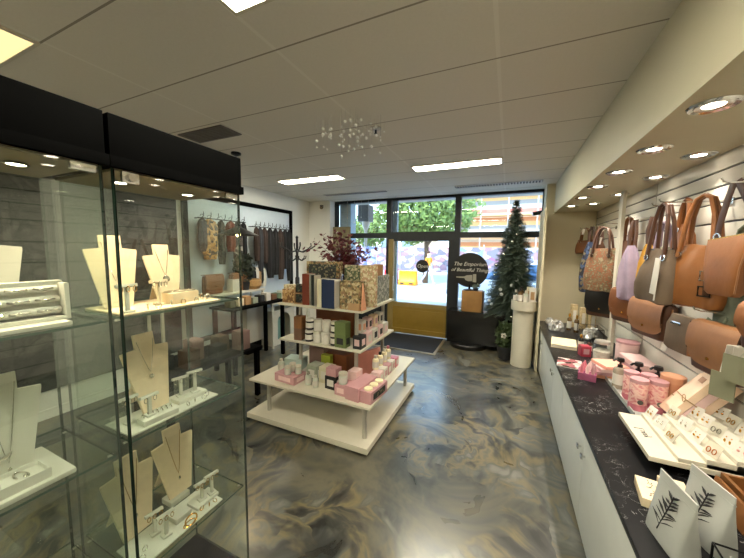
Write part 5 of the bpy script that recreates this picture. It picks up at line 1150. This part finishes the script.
# earring card board
eb = thing('earring_board', 'white stepped board of earring cards on the near worktop', 'earring display', (.88, 2.09, CT))
b = MB(); b.bx((.78, 1.92, CT), (1.18, 2.28, .775)); b.build('riser', 'black', eb)
b = MB(); b.bx((.69, 1.86, .775), (1.2, 2.32, .80), bev=.003); b.build('base_board', 'white', eb)
for k in range(4):
    b = MB(); x0 = .80 + .10 * k; b.bx((x0, 1.865, .80), (1.2, 2.315, .80 + .022 * (k + 1)), bev=.002); b.build('step', 'white', eb)
pts_scr = [[(0, .06), (-.004, .0), (.028, .004)], [(.034, .03), (.036, .006), (.052, .008), (.056, .032), (.058, .004)], [(.066, .03), (.088, .002)], [(.088, .03), (.064, .0)], [(.094, .03), (.104, .012), (.118, .034), (.098, -.018)]]
b = MB()
for s_ in pts_scr: b.tube([(.735 + (.03 - p[1]) * .75, 2.14 - p[0] * .75, .8008) for p in s_], .0016, 5)
b.build('script_lettering', 'dark', eb)
ci = 0
for k in range(4):
    for j in range(4 if k < 2 else 5):
        if k == 0 and j in (0,): continue
        x = .835 + .10 * k; y = 1.905 + j * (.125 if k < 2 else .095); z = .80 + .022 * (k + 1)
        nm = ['first', 'second', 'third', 'fourth'][k]; pos = ['closest to the viewer', 'second away from the viewer', 'third away from the viewer', 'fourth away from the viewer', 'last away from the viewer'][j]
        t = thing('earring_card', 'white earring card on the %s step of the board, %s' % (nm, pos), 'earring card', (x, y, z), 'earring cards on the stepped board', R(-80 + (ci * 37) % 24))
        b = MB(); b.box((0, 0, .032), (.064, .002, .066), (-.45, 0, 0)); b.build('card', 'paper' if ci % 3 else 'white', t, keep=True)
        gm = ['gold', 'silver', 'gold', mat('amber_resin', (170, 92, 30), .2) if ci == 3 else 'gold'][ci % 4] if ci != 7 else mat('coral_bead', (214, 150, 140), .3)
        for s in (-1, 1):
            b = MB(); yy = -.004
            if ci % 3 == 0: b.tube(arc((s * .012, -.008, .03), (1, 0, 0), (0, .4, 1), .008, .012, 0, 2 * PI, 14)[:-1], .002, 6, closed=True)
            elif ci % 3 == 1: b.sphere((s * .012, -.009, .03), .0065, 8, sc=(1, .6, 1)); b.sphere((s * .012, -.002, .045), .003, 6)
            else: b.sphere((s * .012, -.01, .024), .006, 8, sc=(.8, .6, 1.7)); b.sphere((s * .012, -.003, .042), .0032, 6)
            b.build('earring', gm, t, keep=True)
        ci += 1
# small boxes, pouches, wooden trays, wire basket near the viewer
toile = speckle('black_branch_print', [(226, 206, 172), (226, 206, 172), (44, 44, 50), (230, 212, 180)], 50, .5)
cream_box = mat('cream_soap_box', (228, 208, 172), .5)
for k, (x, y, a) in enumerate([(.635, 1.655, -8), (.735, 1.70, -6)]):
    t = thing('soap_box', ['cream soap box with a dark branch print nearest the worktop edge', 'cream soap box with a dark branch print next to the pouches'][k], 'soap box', (x, y, CT), 'soap boxes with branch prints', R(a))
    b = MB(); b.box((0, 0, .02), (.092, .16, .04), bev=.003); b.build('carton', cream_box, t, keep=True)
    b = MB()
    r2 = random.Random(4 + k)
    for q in range(9):
        a0 = Vector((r2.uniform(-.02, .02), r2.uniform(-.045, .045), .0405)); d0 = Vector((r2.uniform(-1, 1), r2.uniform(-1, 1), 0)).normalized() * r2.uniform(.012, .03); b.tube([a0, a0 + d0 * .5 + Vector((.003, -.003, 0)), a0 + d0], .0012, 5)
        b.sphere(a0 + d0, .003, 6, sc=(1, 1, .3))
    b.build('branch_print', 'dark', t, keep=True)
def pouch(c, rot, label, w=.20, h=.27, d=.09):
    t = thing('coffee_pouch', label, 'pouch', c, 'silver pouches near the viewer', rot); m = mat('satin_silver_film', (196, 198, 192), .32, metal=.35, var=.05) if 'satin_silver_film' not in bpy.data.materials else bpy.data.materials['satin_silver_film']
    b = MB(); b.loft([(0, w * .5, d * .5), (.02, w * .49, d * .5), (h * .3, w * .48, d * .42), (h * .65, w * .49, d * .2), (h * .84, w * .5, .006), (h, w * .5, .003)], 5, 36)
    b.build('pouch', m, t, keep=True)
    b = MB(); b.box((0, 0, h * .87), (w * .985, .011, .005)); b.build('seal_ridge', m, t, keep=True)
    b = MB(); lean = .32
    def P(u, v): return Vector((u, -d * .5 + (v / h) * d * .52 - .006, v))
    r5 = random.Random(3)
    b.tube([P(-.012, .04), P(-.004, .09), P(.004, .15), P(.008, .19)], .0022, 6)
    for i in range(16):
        u0, v0 = -.008 + .001 * i, .06 + .008 * i; sg = 1 if i % 2 else -1; L_ = .05 - .0022 * i + r5.uniform(0, .012); up_ = r5.uniform(.2, .9)
        b.tube([P(u0, v0), P(u0 + sg * L_ * .5, v0 + L_ * up_ * .6), P(u0 + sg * L_, v0 + L_ * up_)], [.0015, .0045 if i > 5 else .0025, .0008], 6)
    b.build('plant_print', 'dark', t, keep=True); return t
pouch((.615, 1.415, CT), rz(10), 'silver stand up pouch with a black plant print nearest the worktop edge', .185, .235)
pouch((.745, 1.50, CT), rz(14), 'silver stand up pouch with a black plant print behind the first pouch', .18, .24)
t = thing('wooden_tray', 'oak tray of cards standing at the edge of the photo', 'tray', (.98, 1.72, CT))
b = MB(); b.box((.94, 1.70, CT + .05), (.014, .26, .10)); b.box((1.10, 1.70, CT + .05), (.014, .26, .10)); b.box((1.02, 1.82, CT + .05), (.146, .014, .10)); b.box((1.02, 1.58, CT + .05), (.146, .014, .10)); b.box((1.02, 1.70, CT + .006), (.146, .226, .012)); b.build('box', mat('honey_oak', (120, 76, 36), .45, var=.2, scale=5), t)
b = MB(); b.sphere((.93, 1.70, CT + .06), .009, 10); b.build('knob', 'gold', t)
b = MB(); b.box((.895, 1.68, CT + .052), (.012, .22, .10), (0, .14, 0), bev=.002); tag(b.build('oak_panel', bpy.data.materials['honey_oak'], loc=(.85, 1.70, CT)), 'thin oak panel leaning on the oak tray behind the pouches', 'board')
crumple((.98, 1.43, CT), (.16, .16, .20), foil, 'large silver crinkled packet at the edge of the photo', seed=50, rot=.4)
W = rod_box((.79, 1.245, CT), (.20, .22, .09), 'blackmetal', 'black wire basket at the lower corner of the photo', 'wire_basket', 'basket', .004, 6, R(-4))
for k in range(4):
    b = MB(); b.box((.74 + .035 * k, 1.25, CT + .045), (.006, .17, .07), (0, -.3, 0)); tag(b.build('greeting_card', mat('card_grey', (150, 152, 148), .4) if k == 0 else bpy.data.materials['card_grey'], loc=(.74 + .035 * k, 1.25, CT)), 'grey card filed in the near wire basket, ' + ['first from the worktop edge', 'second from the worktop edge', 'third from the worktop edge', 'fourth from the worktop edge'][k], 'card', 'cards filed in the near wire basket')
# ------------------------------------------------------------------ window corner: plinth, sign, tree, pedestal
b = MB(); b.bx((-1.0, 5.76, .085), (.22, 6.12, .69), bev=.004); tag(b.build('plinth', mat('gloss_black', (12, 12, 13), .22, spec=.6), loc=(-.39, 5.94, 0)), 'long low black plinth under the window beside the door', 'plinth')
b = MB(); b.lathe([(0, 0), (.34, 0), (.345, .01), (.345, .07), (.335, .083), (0, .083)], (-.62, 5.94, 0), 48); tag(b.build('turntable_base', 'blackplastic', loc=(-.62, 5.94, 0)), 'round black base disc under the black plinth', 'base')
ZP = .69
t = thing('wooden_crate', 'tan plywood box on the black plinth under the round sign', 'box', (-.56, 5.90, ZP))
b = MB(); b.bx((-.76, 5.80, ZP), (-.40, 6.02, ZP + .39), bev=.004); b.build('box', mat('plywood', (160, 118, 66), .5, var=.12, scale=6), t)
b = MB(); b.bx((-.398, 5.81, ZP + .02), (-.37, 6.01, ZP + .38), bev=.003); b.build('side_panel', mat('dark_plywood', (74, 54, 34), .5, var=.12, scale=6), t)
rs = thing('round_shop_sign', 'round black sign lettered THE EMPORIUM OF BEAUTIFUL THINGS with a pointing hand', 'sign', (-.64, 5.90, ZP + .39))
SC = Vector((-.645, 5.90, 1.46))
b = MB(); b.cyl(SC + Vector((0, -.012, 0)), SC + Vector((0, .012, 0)), .325, seg=64); b.build('disc', 'blackplastic', rs)
b = MB(); b.lathe([(0, 0), (.10, 0), (.10, .012), (.02, .03), (.015, .11), (0, .11)], (-.64, 5.90, ZP + .39), 24); b.build('foot', 'blackmetal', rs)
def put_text(s, size, dx, dz): lettering('lettering', s, size, 'paper', rs, SC - Vector(rs.location) + Vector((dx, -.0135, dz)), (PI / 2, 0, 0), shear=.35, ext=.001)
put_text('The Emporium', .10, .0, .11); put_text('of Beautiful Things', .092, .0, .0)
b = MB(); c = SC + Vector((.0, -.0145, -.15)); K = lambda pts: [(c.x + p[0], c.z + p[1]) for p in pts]
b.prism([(c.x + p[0], c.z + p[1]) for p in [(-.24, .02), (-.10, .025), (-.05, .05), (.03, .06), (.05, .055), (.05, -.055), (-.02, -.06), (-.07, -.04), (-.09, -.005), (-.24, .0)]], .003, (0, c.y + .003, 0), (1, 0, 0), (0, 0, 1))
b.prism([(c.x + p[0], c.z + p[1]) for p in [(.06, .075), (.12, .08), (.125, -.075), (.06, -.07)]], .003, (0, c.y + .003, 0), (1, 0, 0), (0, 0, 1)); b.build('pointing_hand', mat('sign_grey', (150, 146, 134), .6), rs)
sp = thing('table_plant', 'small grey leafed plant at the foot of the round sign', 'plant', (-.52, 5.86, ZP + .39))
b = MB(); b.lathe([(0, 0), (.04, 0), (.05, .05), (0, .045)], (-.52, 5.85, ZP + .39), 16); b.build('pot', 'dark', sp)
leafy(90, (-.52, 5.85, ZP + .47), (.08, .05, .05), .022, 12, mat('grey_leaf', (110, 118, 108), .7, var=.2), sp, 'leaves', 0)
# fir tree
xt, yt = .09, 5.86
ft = thing('christmas_tree', 'tall slim artificial fir tree with pale ribbons standing on the black plinth', 'tree', (xt, yt, ZP))
b = MB(); b.tube([(xt, yt, ZP), (xt, yt, 1.7), (xt, yt, 2.66)], [.022, .018, .005], 8); b.build('trunk', 'bark', ft)
b = MB(); b.lathe([(0, 0), (.12, 0), (.1, .1), (.03, .11), (0, .11)], (xt, yt, ZP), 20); b.build('stand', 'blackplastic', ft)
r3 = random.Random(11); nb = MB(); tips = []
def needle_branch(p0, d, L_, b, dens):
    k = max(4, int(L_ * dens)); side = d.cross(Vector((0, 0, 1))).normalized(); upv = side.cross(d).normalized()
    for i in range(k):
        s = (i + .6) / k; q = p0 + d * L_ * s + Vector((0, 0, -.10 * L_ * s * s)); nl = (.064 - .02 * s) * r3.uniform(.7, 1.25)
        for a in (0, 1.05, 2.1, 3.14, 4.2, 5.2):
            e = (side * math.cos(a) + upv * math.sin(a) + d * .8).normalized(); tp = q + e * nl; wv = e.cross(d).normalized() * .0062
            b.bm.faces.new([b.bm.verts.new(v) for v in (q + wv, q - wv, tp)])
NBR = 780
for i in range(NBR):
    s = (i + .5) / NBR; z = ZP + .10 + (2.54 - ZP) * (1 - (1 - s) ** .62)
    rad = (.45 * (1 - (z - ZP) / (2.70 - ZP)) ** .85 + .02) * (.68 + .5 * r3.random()); a = i * 2.39996 + r3.uniform(-.2, .2)
    d = Vector((math.cos(a), math.sin(a) * .78, -.22 + .5 * (z - ZP) / 2)).normalized(); rad = min(rad, .355 / max(.01, d.x), .25 / max(.01, d.y)); p0 = Vector((xt, yt, z)); needle_branch(p0, d, rad, nb, 44); tips.append(p0 + d * rad)
for k in range(8):
    a = k * .8; needle_branch(Vector((xt, yt, 2.58)), Vector((.25 * math.cos(a), .25 * math.sin(a), 1)).normalized(), .12, nb, 50)
nb.build('needles', 'leaf', ft, smooth=False)
rib = mat('silver_ribbon', (206, 208, 206), .35, var=.1)
for i in range(9, NBR, 14):
    p = tips[i] * .82 + Vector((xt, yt, tips[i].z)) * .18
    if p.y > yt + .12: continue
    b = MB()
    if i % 2: b.sphere(p, .03, 12); b.build('bauble', 'silver' if i % 3 else rib, ft)
    else:
        for s in (-1, 1): b.tube([p, p + Vector((s * .04, -.01, .025)), p + Vector((s * .055, 0, 0)), p], .008, 6, flat=.3)
        b.tube([p, p + Vector((.02, -.01, -.07))], .007, 6, flat=.3); b.build('ribbon_bow', rib, ft)
# leafy pot plant on the floor
pp = thing('potted_plant', 'leafy pot plant with a pale flower on the floor before the black plinth', 'plant', (.04, 5.5, 0))
b = MB(); b.lathe([(0, 0), (.11, 0), (.15, .2), (.155, .22), (.14, .22), (.13, .19), (0, .19)], (.04, 5.5, 0), 28); b.build('pot', 'dark', pp)
leafy(300, (.03, 5.5, .40), (.18, .15, .26), .045, 21, 'leaf2', pp, 'leaves', .1)
b = MB(); b.tube([(.04, 5.5, .2), (.03, 5.48, .4), (.06, 5.46, .55)], .007, 6); b.build('stem', 'leaf2', pp)
b = MB()
for k in range(5): b.sphere((.0 + .03 * math.cos(k * 1.257), 5.37, .42 + .03 * math.sin(k * 1.257)), .02, 8, sc=(1, .4, 1))
b.build('flower', 'paper', pp)
# round pedestal
pd = thing('round_pedestal', 'white drum topped round pedestal at the end of the base cabinets', 'pedestal', (.265, 5.28, 0))
b = MB(); b.lathe([(0, 0), (.15, 0), (.15, .9), (0, .9)], (.265, 5.28, 0), 40); b.build('column', 'white', pd)
b = MB(); b.lathe([(0, .9), (.18, .9), (.185, .905), (.185, 1.05), (.178, 1.05), (.175, 1.02), (0, 1.02)], (.265, 5.28, 0), 48); b.build('drum_top', 'white', pd)
for k, (x, y, h_, m_, l) in enumerate([(.14, 5.24, .20, 'clear', 'clear glass bottle at the outer edge of the pedestal top'), (.20, 5.19, .23, 'amber_glass', 'amber bottle at the front of the pedestal top'), (.22, 5.32, .24, 'amber_glass', 'amber bottle in the middle of the pedestal top'), (.28, 5.18, .20, 'clear', 'frosted bottle beside the amber bottle on the pedestal top')]):
    bottle((x, y, 1.02), .036, h_, l, MT.get(m_) or bpy.data.materials[m_] if k != 3 else frost, ['steel', 'blackplastic', 'blackplastic', 'white'][k], 'paper')
for k, (x, y) in enumerate([(.37, 5.22), (.34, 5.33)]): carton((x, y, 1.02), (.09, .08, .24), ['paper', 'cream_carton'][k] if k == 0 else bpy.data.materials['cream_carton'], ['white carton at the cabinet side of the pedestal top', 'cream carton at the back of the pedestal top'][k], 0, label_m='kraft')

# ------------------------------------------------------------------ framed board wall and the tables along it
fx = LX
fb = thing('framed_board', 'large white board in a wide black frame on the wall behind the showcases', 'wall board', (LX, 4.08, .5))
y0, y1, z0, z1 = 2.88, 5.28, .35, 2.62
b = MB(); b.bx((LX, y0 + .07, z0 + .07), (LX + .02, y1 - .07, z1 - .07)); b.build('board', mat('cool_white_board', (196, 206, 212), .3, var=.02), fb)
b = MB(); b.bx((LX, y0, z0), (LX + .05, y0 + .07, z1)); b.bx((LX, y1 - .07, z0), (LX + .05, y1, z1)); b.bx((LX, y0 + .07, z1 - .07), (LX + .05, y1 - .07, z1)); b.bx((LX, y0 + .07, z0), (LX + .05, y1 - .07, z0 + .07)); b.build('frame', 'black', fb)
b = MB(); b.bx((LX + .003, 1.0, .3), (LX + .023, 2.80, 2.5), bev=.004); tag(b.build('grey_panel', speckle('grey_floral_paper', [(58, 58, 54), (68, 68, 64), (50, 50, 48), (78, 77, 72)], 3, .7, 'NOISE'), loc=(LX, 1.9, .3)), 'mottled grey wall panel seen through the glass showcases', 'wall panel')
def tree_rack(y0, y1, z, n, label):
    t = thing('necklace_rail', label, 'rail', (LX + .02, (y0 + y1) / 2, z))
    b = MB(); b.tube([(LX + .02, y0 + .05, z), (LX + .16, y0 + .05, z), (LX + .16, y1 - .05, z), (LX + .02, y1 - .05, z)], .008, 8); b.tube([(LX + .16, y0, z), (LX + .16, y1, z)], .008, 8); b.build('rail', 'blackmetal', t)
    for k in range(n):
        y = y0 + (y1 - y0) * (k + .5) / n; b = MB(); b.tube([(LX + .16, y, z), (LX + .2, y, z + .03), (LX + .2, y, z + .09)], .005, 6); b.build('peg', 'blackmetal', t)
    return t
tree_rack(4.05, 5.08, 2.20, 10, 'black rail with pegs carrying the dark garments on the framed board')
tree_rack(3.02, 3.9, 2.25, 7, 'black rail with pegs on the framed board behind the showcase')
def hang(y, z, w, h, m, label, name='hanging_garment', cat='garment', x=LX + .17, sl=0):
    t = thing(name, label, cat, (x, y, z), None, R(90))
    b = MB()
    def rg(zz, k, f): return [b.bm.verts.new(Vector((math.cos(a) * w / 2 * k + sl * zz, math.sin(a) * .05 * f * (1 + .3 * math.sin(5 * a)), zz))) for a in [2 * PI * i / 32 for i in range(32)]]
    b.skin([rg(-h, .7, .7), rg(-h * .8, .9, 1), rg(-h * .45, .85, 1), rg(-h * .2, 1, .9), rg(-h * .07, .7, .7), rg(-.01, .2, .4)]); b.build('cloth', m, t, keep=True)
    b = MB(); b.tube(arc((0, 0, .02), (1, 0, 0), (0, 0, 1), .03, .03, 0, PI, 10), .004, 6); b.build('loop', 'blackplastic', t, keep=True); return t
black_cloth = mat('black_cloth', (24, 23, 25), .9, var=.25); brown_cloth = mat('brown_cloth', (58, 44, 38), .9, var=.25); grey_cloth = mat('slate_cloth', (50, 52, 58), .9, var=.2)
for k, (y, w_, h_, m_, l) in enumerate([(4.13, .1, .62, brown_cloth, 'thin brown hanging strap, first on the garment rail'), (4.22, .12, .8, grey_cloth, 'slate scarf, second on the garment rail'), (4.33, .12, .66, brown_cloth, 'brown scarf, third on the garment rail'), (4.47, .2, .95, black_cloth, 'black wrap with long tails in the middle of the garment rail'), (4.62, .16, .9, black_cloth, 'black wrap beside the long tailed one'), (4.76, .16, 1.0, brown_cloth, 'brown long scarf toward the door end of the rail'), (4.9, .18, .8, black_cloth, 'black jacket at the door end of the rail'), (5.02, .16, 1.05, black_cloth, 'long black scarf last on the garment rail')]):
    hang(y, 2.20, w_, h_, m_, l)
for k, (y, w_, h_, m_, l) in enumerate([(3.08, .14, .5, grey_cloth, 'slate necklace bunch first on the rail behind the showcase'), (3.2, .3, .62, speckle('tan_jewellery_board', [(178, 136, 78), (150, 110, 60), (196, 156, 100), (70, 60, 50)], 26), 'tan pouch of earrings on the rail behind the showcase'), (3.4, .14, .7, speckle('dark_beads', [(40, 44, 40), (70, 66, 54), (24, 26, 28)], 40), 'dark bead strands on the rail behind the showcase'), (3.58, .18, .5, mat('russet_cloth', (110, 52, 36), .85, var=.2), 'russet scarf on the rail behind the showcase'), (3.72, .2, .85, speckle('mono_scarf', [(44, 42, 44), (150, 146, 140), (70, 60, 56), (30, 30, 34)], 18), 'black and white patterned scarf on the rail behind the showcase'), (3.84, .12, .6, black_cloth, 'black strap bundle last on the rail behind the showcase')]):
    hang(y, 2.25, w_, h_, m_, l)
for k, (y, z, l) in enumerate([(3.15, 1.22, 'tan leather bag on the white shelf behind the showcase'), (3.62, 1.2, 'round tan leather bag beside it on the white shelf')]):
    saddle(l, (LX + .25, y, 1.11), 180, .3, .12, .28, 'camel', .7, None, None, 'tan')
# white shelf unit (upper shelf and lower shelf) along the wall
def table(name, x0, x1, y0, y1, z, m, lm, label, cat='table', th=.03, leg=.03):
    t = thing(name, label, cat, ((x0 + x1) / 2, (y0 + y1) / 2, 0))
    b = MB(); b.bx((x0, y0, z - th), (x1, y1, z), bev=.003); b.build('table_top', m, t)
    for (x, y) in ((x0 + leg, y0 + leg), (x1 - leg, y0 + leg), (x0 + leg, y1 - leg), (x1 - leg, y1 - leg)):
        b = MB(); b.bx((x - leg / 2, y - leg / 2, 0), (x + leg / 2, y + leg / 2, z - th)); b.build('leg', lm, t)
    return t
table('wall_shelf_table', LX + .06, -3.92, 2.3, 4.08, 1.11, 'white', 'white', 'tall narrow white table along the framed board', th=.035)
table('black_table', -3.9, -3.42, 2.95, 4.05, .955, 'black', 'black', 'black table in front of the tall white table', leg=.05)
table('white_table', LX + .06, -3.78, 4.10, 5.2, .845, 'white', 'white', 'white table below the dark garments', th=.035)
for k in range(7):
    carton((-3.62, 3.08 + k * .14, .955), (.12, .1, .09 + .02 * (k % 3)), [mat('olive_tin', (96, 92, 62), .5), 'cream', 'kraft', 'grey_green_carton', 'dark', 'paper', 'camel'][k] if k != 3 else bpy.data.materials['grey_green_carton'], '%s gift carton on the black table, %s from the showcase end' % (['olive', 'cream', 'kraft', 'grey green', 'charcoal', 'white', 'camel'][k], ['first', 'second', 'third', 'fourth', 'fifth', 'sixth', 'seventh'][k]), group='cartons on the black table')
bs_ = thing('wicker_basket', 'round straw basket on the tall white table below the dark garments', 'basket', (-4.05, 3.92, 1.11))
b = MB(); b.lathe([(0, 0), (.11, 0), (.15, .06), (.145, .14), (.12, .17), (.11, .165), (.13, .13), (.13, .06), (0, .02)], (-4.05, 3.92, 1.11), 32); b.build('weave', mat('straw', (168, 130, 82), .8, var=.2, scale=60, bump=.4), bs_)
carton((-4.05, 3.52, 1.11), (.14, .16, .2), 'paper', 'white carton beside the straw basket on the tall white table', name='gift_box')
for k in range(6):
    hang(4.02 + .06 * k, 1.50 - .01 * k, .13, .3 + .05 * (k % 2), [grey_cloth, black_cloth, 'paper', 'kraft', black_cloth, 'paper'][k], 'small trinket hung low on the framed board, ' + ['first from the straw basket', 'second from the straw basket', 'third from the straw basket', 'fourth from the straw basket', 'fifth from the straw basket', 'sixth from the straw basket'][k], 'trinket', 'trinket', LX + .12)
fo = thing('potted_foliage', 'dark leafy plant on the tall white table below the pendant lamp', 'plant', (-4.05, 3.74, 1.11))
b = MB(); b.lathe([(0, 0), (.07, 0), (.09, .14), (0, .13)], (-4.05, 3.74, 1.11), 20); b.build('pot', 'dark', fo)
leafy(260, (-4.05, 3.74, 1.45), (.13, .2, .27), .05, 31, mat('dark_green_leaf', (44, 52, 40), .6, var=.3), fo, 'leaves', 0)
for k in range(5):
    carton((-3.98, 4.25 + k * .17, .845), (.16, .12, .1 + .03 * (k % 3)), [mat('sage_box', (104, 124, 90), .6), mat('moss_box', (90, 104, 70), .6), 'paper', 'kraft', mat('terracotta_box', (150, 92, 66), .6)][k], '%s carton on the white table, %s from the showcase end' % (['sage', 'moss green', 'white', 'kraft', 'terracotta'][k], ['first', 'second', 'third', 'fourth', 'fifth'][k]), group='cartons on the white table')
# white cabinet with an arched opening and a plain white bin below
ac = thing('arched_cabinet', 'white cabinet with an arched opening below the white table', 'cabinet', (-4.05, 4.52, 0))
def arch_face(w, h, aw, ah, th, o, U, V, n=16):
    b = MB(); outer = [(-w / 2, 0), (w / 2, 0), (w / 2, h), (-w / 2, h)]
    inner = [(-aw / 2, .1), (aw / 2, .1)] + [(aw / 2 * math.cos(a), .1 + ah - aw / 2 + aw / 2 * math.sin(a)) for a in [PI * i / n for i in range(n + 1)]]
    U, V, o = Vector(U), Vector(V), Vector(o); W_ = U.cross(V)
    for dz in (0, th):
        vo = [b.bm.verts.new(o + U * p[0] + V * p[1] + W_ * dz) for p in outer]; vi = [b.bm.verts.new(o + U * p[0] + V * p[1] + W_ * dz) for p in inner]
        es = [b.bm.edges.new((L_[i], L_[(i + 1) % len(L_)])) for L_ in (vo, vi) for i in range(len(L_))]
        bmesh.ops.triangle_fill(b.bm, use_beauty=True, edges=es)
        if dz == 0: a0, a1 = vo, vi
    for A_, B_ in ((a0, vo), (a1, vi)):
        for i in range(len(A_)): b.bm.faces.new((A_[i], A_[(i + 1) % len(A_)], B_[(i + 1) % len(B_)], B_[i]))
    return b
b = arch_face(.62, .66, .36, .5, .02, (-3.90, 4.52, 0), (0, 1, 0), (0, 0, 1)); b.build('front', 'white', ac)
b = MB(); b.bx((-4.20, 4.21, 0), (-3.90, 4.23, .66)); b.bx((-4.20, 4.81, 0), (-3.90, 4.83, .66)); b.bx((-4.20, 4.23, .64), (-3.90, 4.81, .66)); b.bx((-4.20, 4.23, 0), (-4.18, 4.81, .64)); b.bx((-4.18, 4.23, 0), (-3.90, 4.81, .02)); b.build('carcass', 'white', ac)
b = MB(); b.bx((-4.14, 4.45, .022), (-3.98, 4.66, .46), bev=.01); tag(b.build('storage_tub', mat('mint_plastic', (110, 146, 132), .5), loc=(-4.06, 4.55, .022)), 'mint green tub inside the arched cabinet', 'tub')
wb = thing('white_bin', 'plain white panel fronted bin on a black stand-in for floor shade behind the black table', 'bin', (-3.98, 3.86, 0)); b = MB(); b.bx((-4.04, 3.66, .2), (-3.93, 4.02, .80), bev=.004); b.build('bin', 'white', wb); b = MB(); b.bx((-4.02, 3.68, 0), (-3.95, 4.0, .2)); b.build('base', 'black', wb)  # black block under the bin stands in for shade on the floor
# low dark table of boxes seen through the showcase
table('low_table', -3.3, -2.7, 1.6, 2.75, .62, 'black', 'black', 'low black table seen through the showcase glass', leg=.05)
for k in range(6):
    carton((-3.0 + .16 * (k % 2), 1.75 + k * .16, .62), (.15, .13, .14 + .04 * (k % 3)), ['dark', 'brown', 'mauve_carton', 'dark', 'taupe', 'mauve_carton'][k] if k not in (2, 5) else bpy.data.materials['mauve_carton'], 'dark gift carton on the low black table, ' + ['first from the viewer end', 'second from the viewer end', 'third from the viewer end', 'fourth from the viewer end', 'fifth from the viewer end', 'sixth from the viewer end'][k], group='cartons on the low black table')
# coat tree
ct = thing('coat_stand', 'black bentwood coat stand behind the tiered gift stand', 'coat stand', (-3.13, 3.98, 0))
Cx, Cy = -3.13, 3.98
b = MB(); b.lathe([(0, 0), (.2, 0), (.2, .02), (.03, .05), (.025, 1.2), (.034, 1.22), (.034, 1.34), (.022, 1.36), (.018, 1.98), (.026, 2.0), (0, 2.03)], (Cx, Cy, 0), 20); b.build('post', 'blackplastic', ct)
for k in range(6):
    a = k * PI / 3 + .3; d = Vector((math.cos(a), math.sin(a), 0)); o = Vector((Cx, Cy, 1.78))
    b = MB(); b.tube([o + d * .015, o + d * .1 + Vector((0, 0, -.02)), o + d * .22 + Vector((0, 0, .03)), o + d * .30 + Vector((0, 0, .08)), o + d * .29 + Vector((0, 0, .13))], .011, 8); b.tube([o + d * .015 + Vector((0, 0, -.12)), o + d * .08 + Vector((0, 0, -.16)), o + d * .14 + Vector((0, 0, -.12)), o + d * .15 + Vector((0, 0, -.08))], .009, 8); b.build('hook', 'blackplastic', ct)
# poster board hanging in the corner window
po = thing('hanging_poster', 'olive backed poster hanging in the corner window', 'poster', (-3.5, 6.08, 1.7))
b = MB(); b.bx((-3.78, 6.07, 1.70), (-3.28, 6.085, 2.33)); b.build('board', mat('olive_board', (132, 122, 92), .7), po)
b = MB(); b.tube([(-3.7, 6.078, 2.33), (-3.7, 6.078, ZC)], .002, 5); b.tube([(-3.36, 6.078, 2.33), (-3.36, 6.078, ZC)], .002, 5); b.build('wires', 'steel', po)
for k in range(5):
    x = -3.1 + k * .16; b = MB(); z_ = 2.5 - .1 * (k % 2)
    b.tube([(x, 5.6, ZC), (x, 5.6, z_)], .0015, 5); b.lathe([(0, z_ - .05), (.012, z_ - .03), (0, z_)], (x, 5.6, 0), 8)
    tag(b.build('hanging_crystal', 'paper', loc=(x, 5.6, ZC)), 'pale crystal drop on a thread by the corner window, ' + ['first from the nib', 'second from the nib', 'third from the nib', 'fourth from the nib', 'fifth from the nib'][k], 'ornament', 'crystal drops by the corner window')
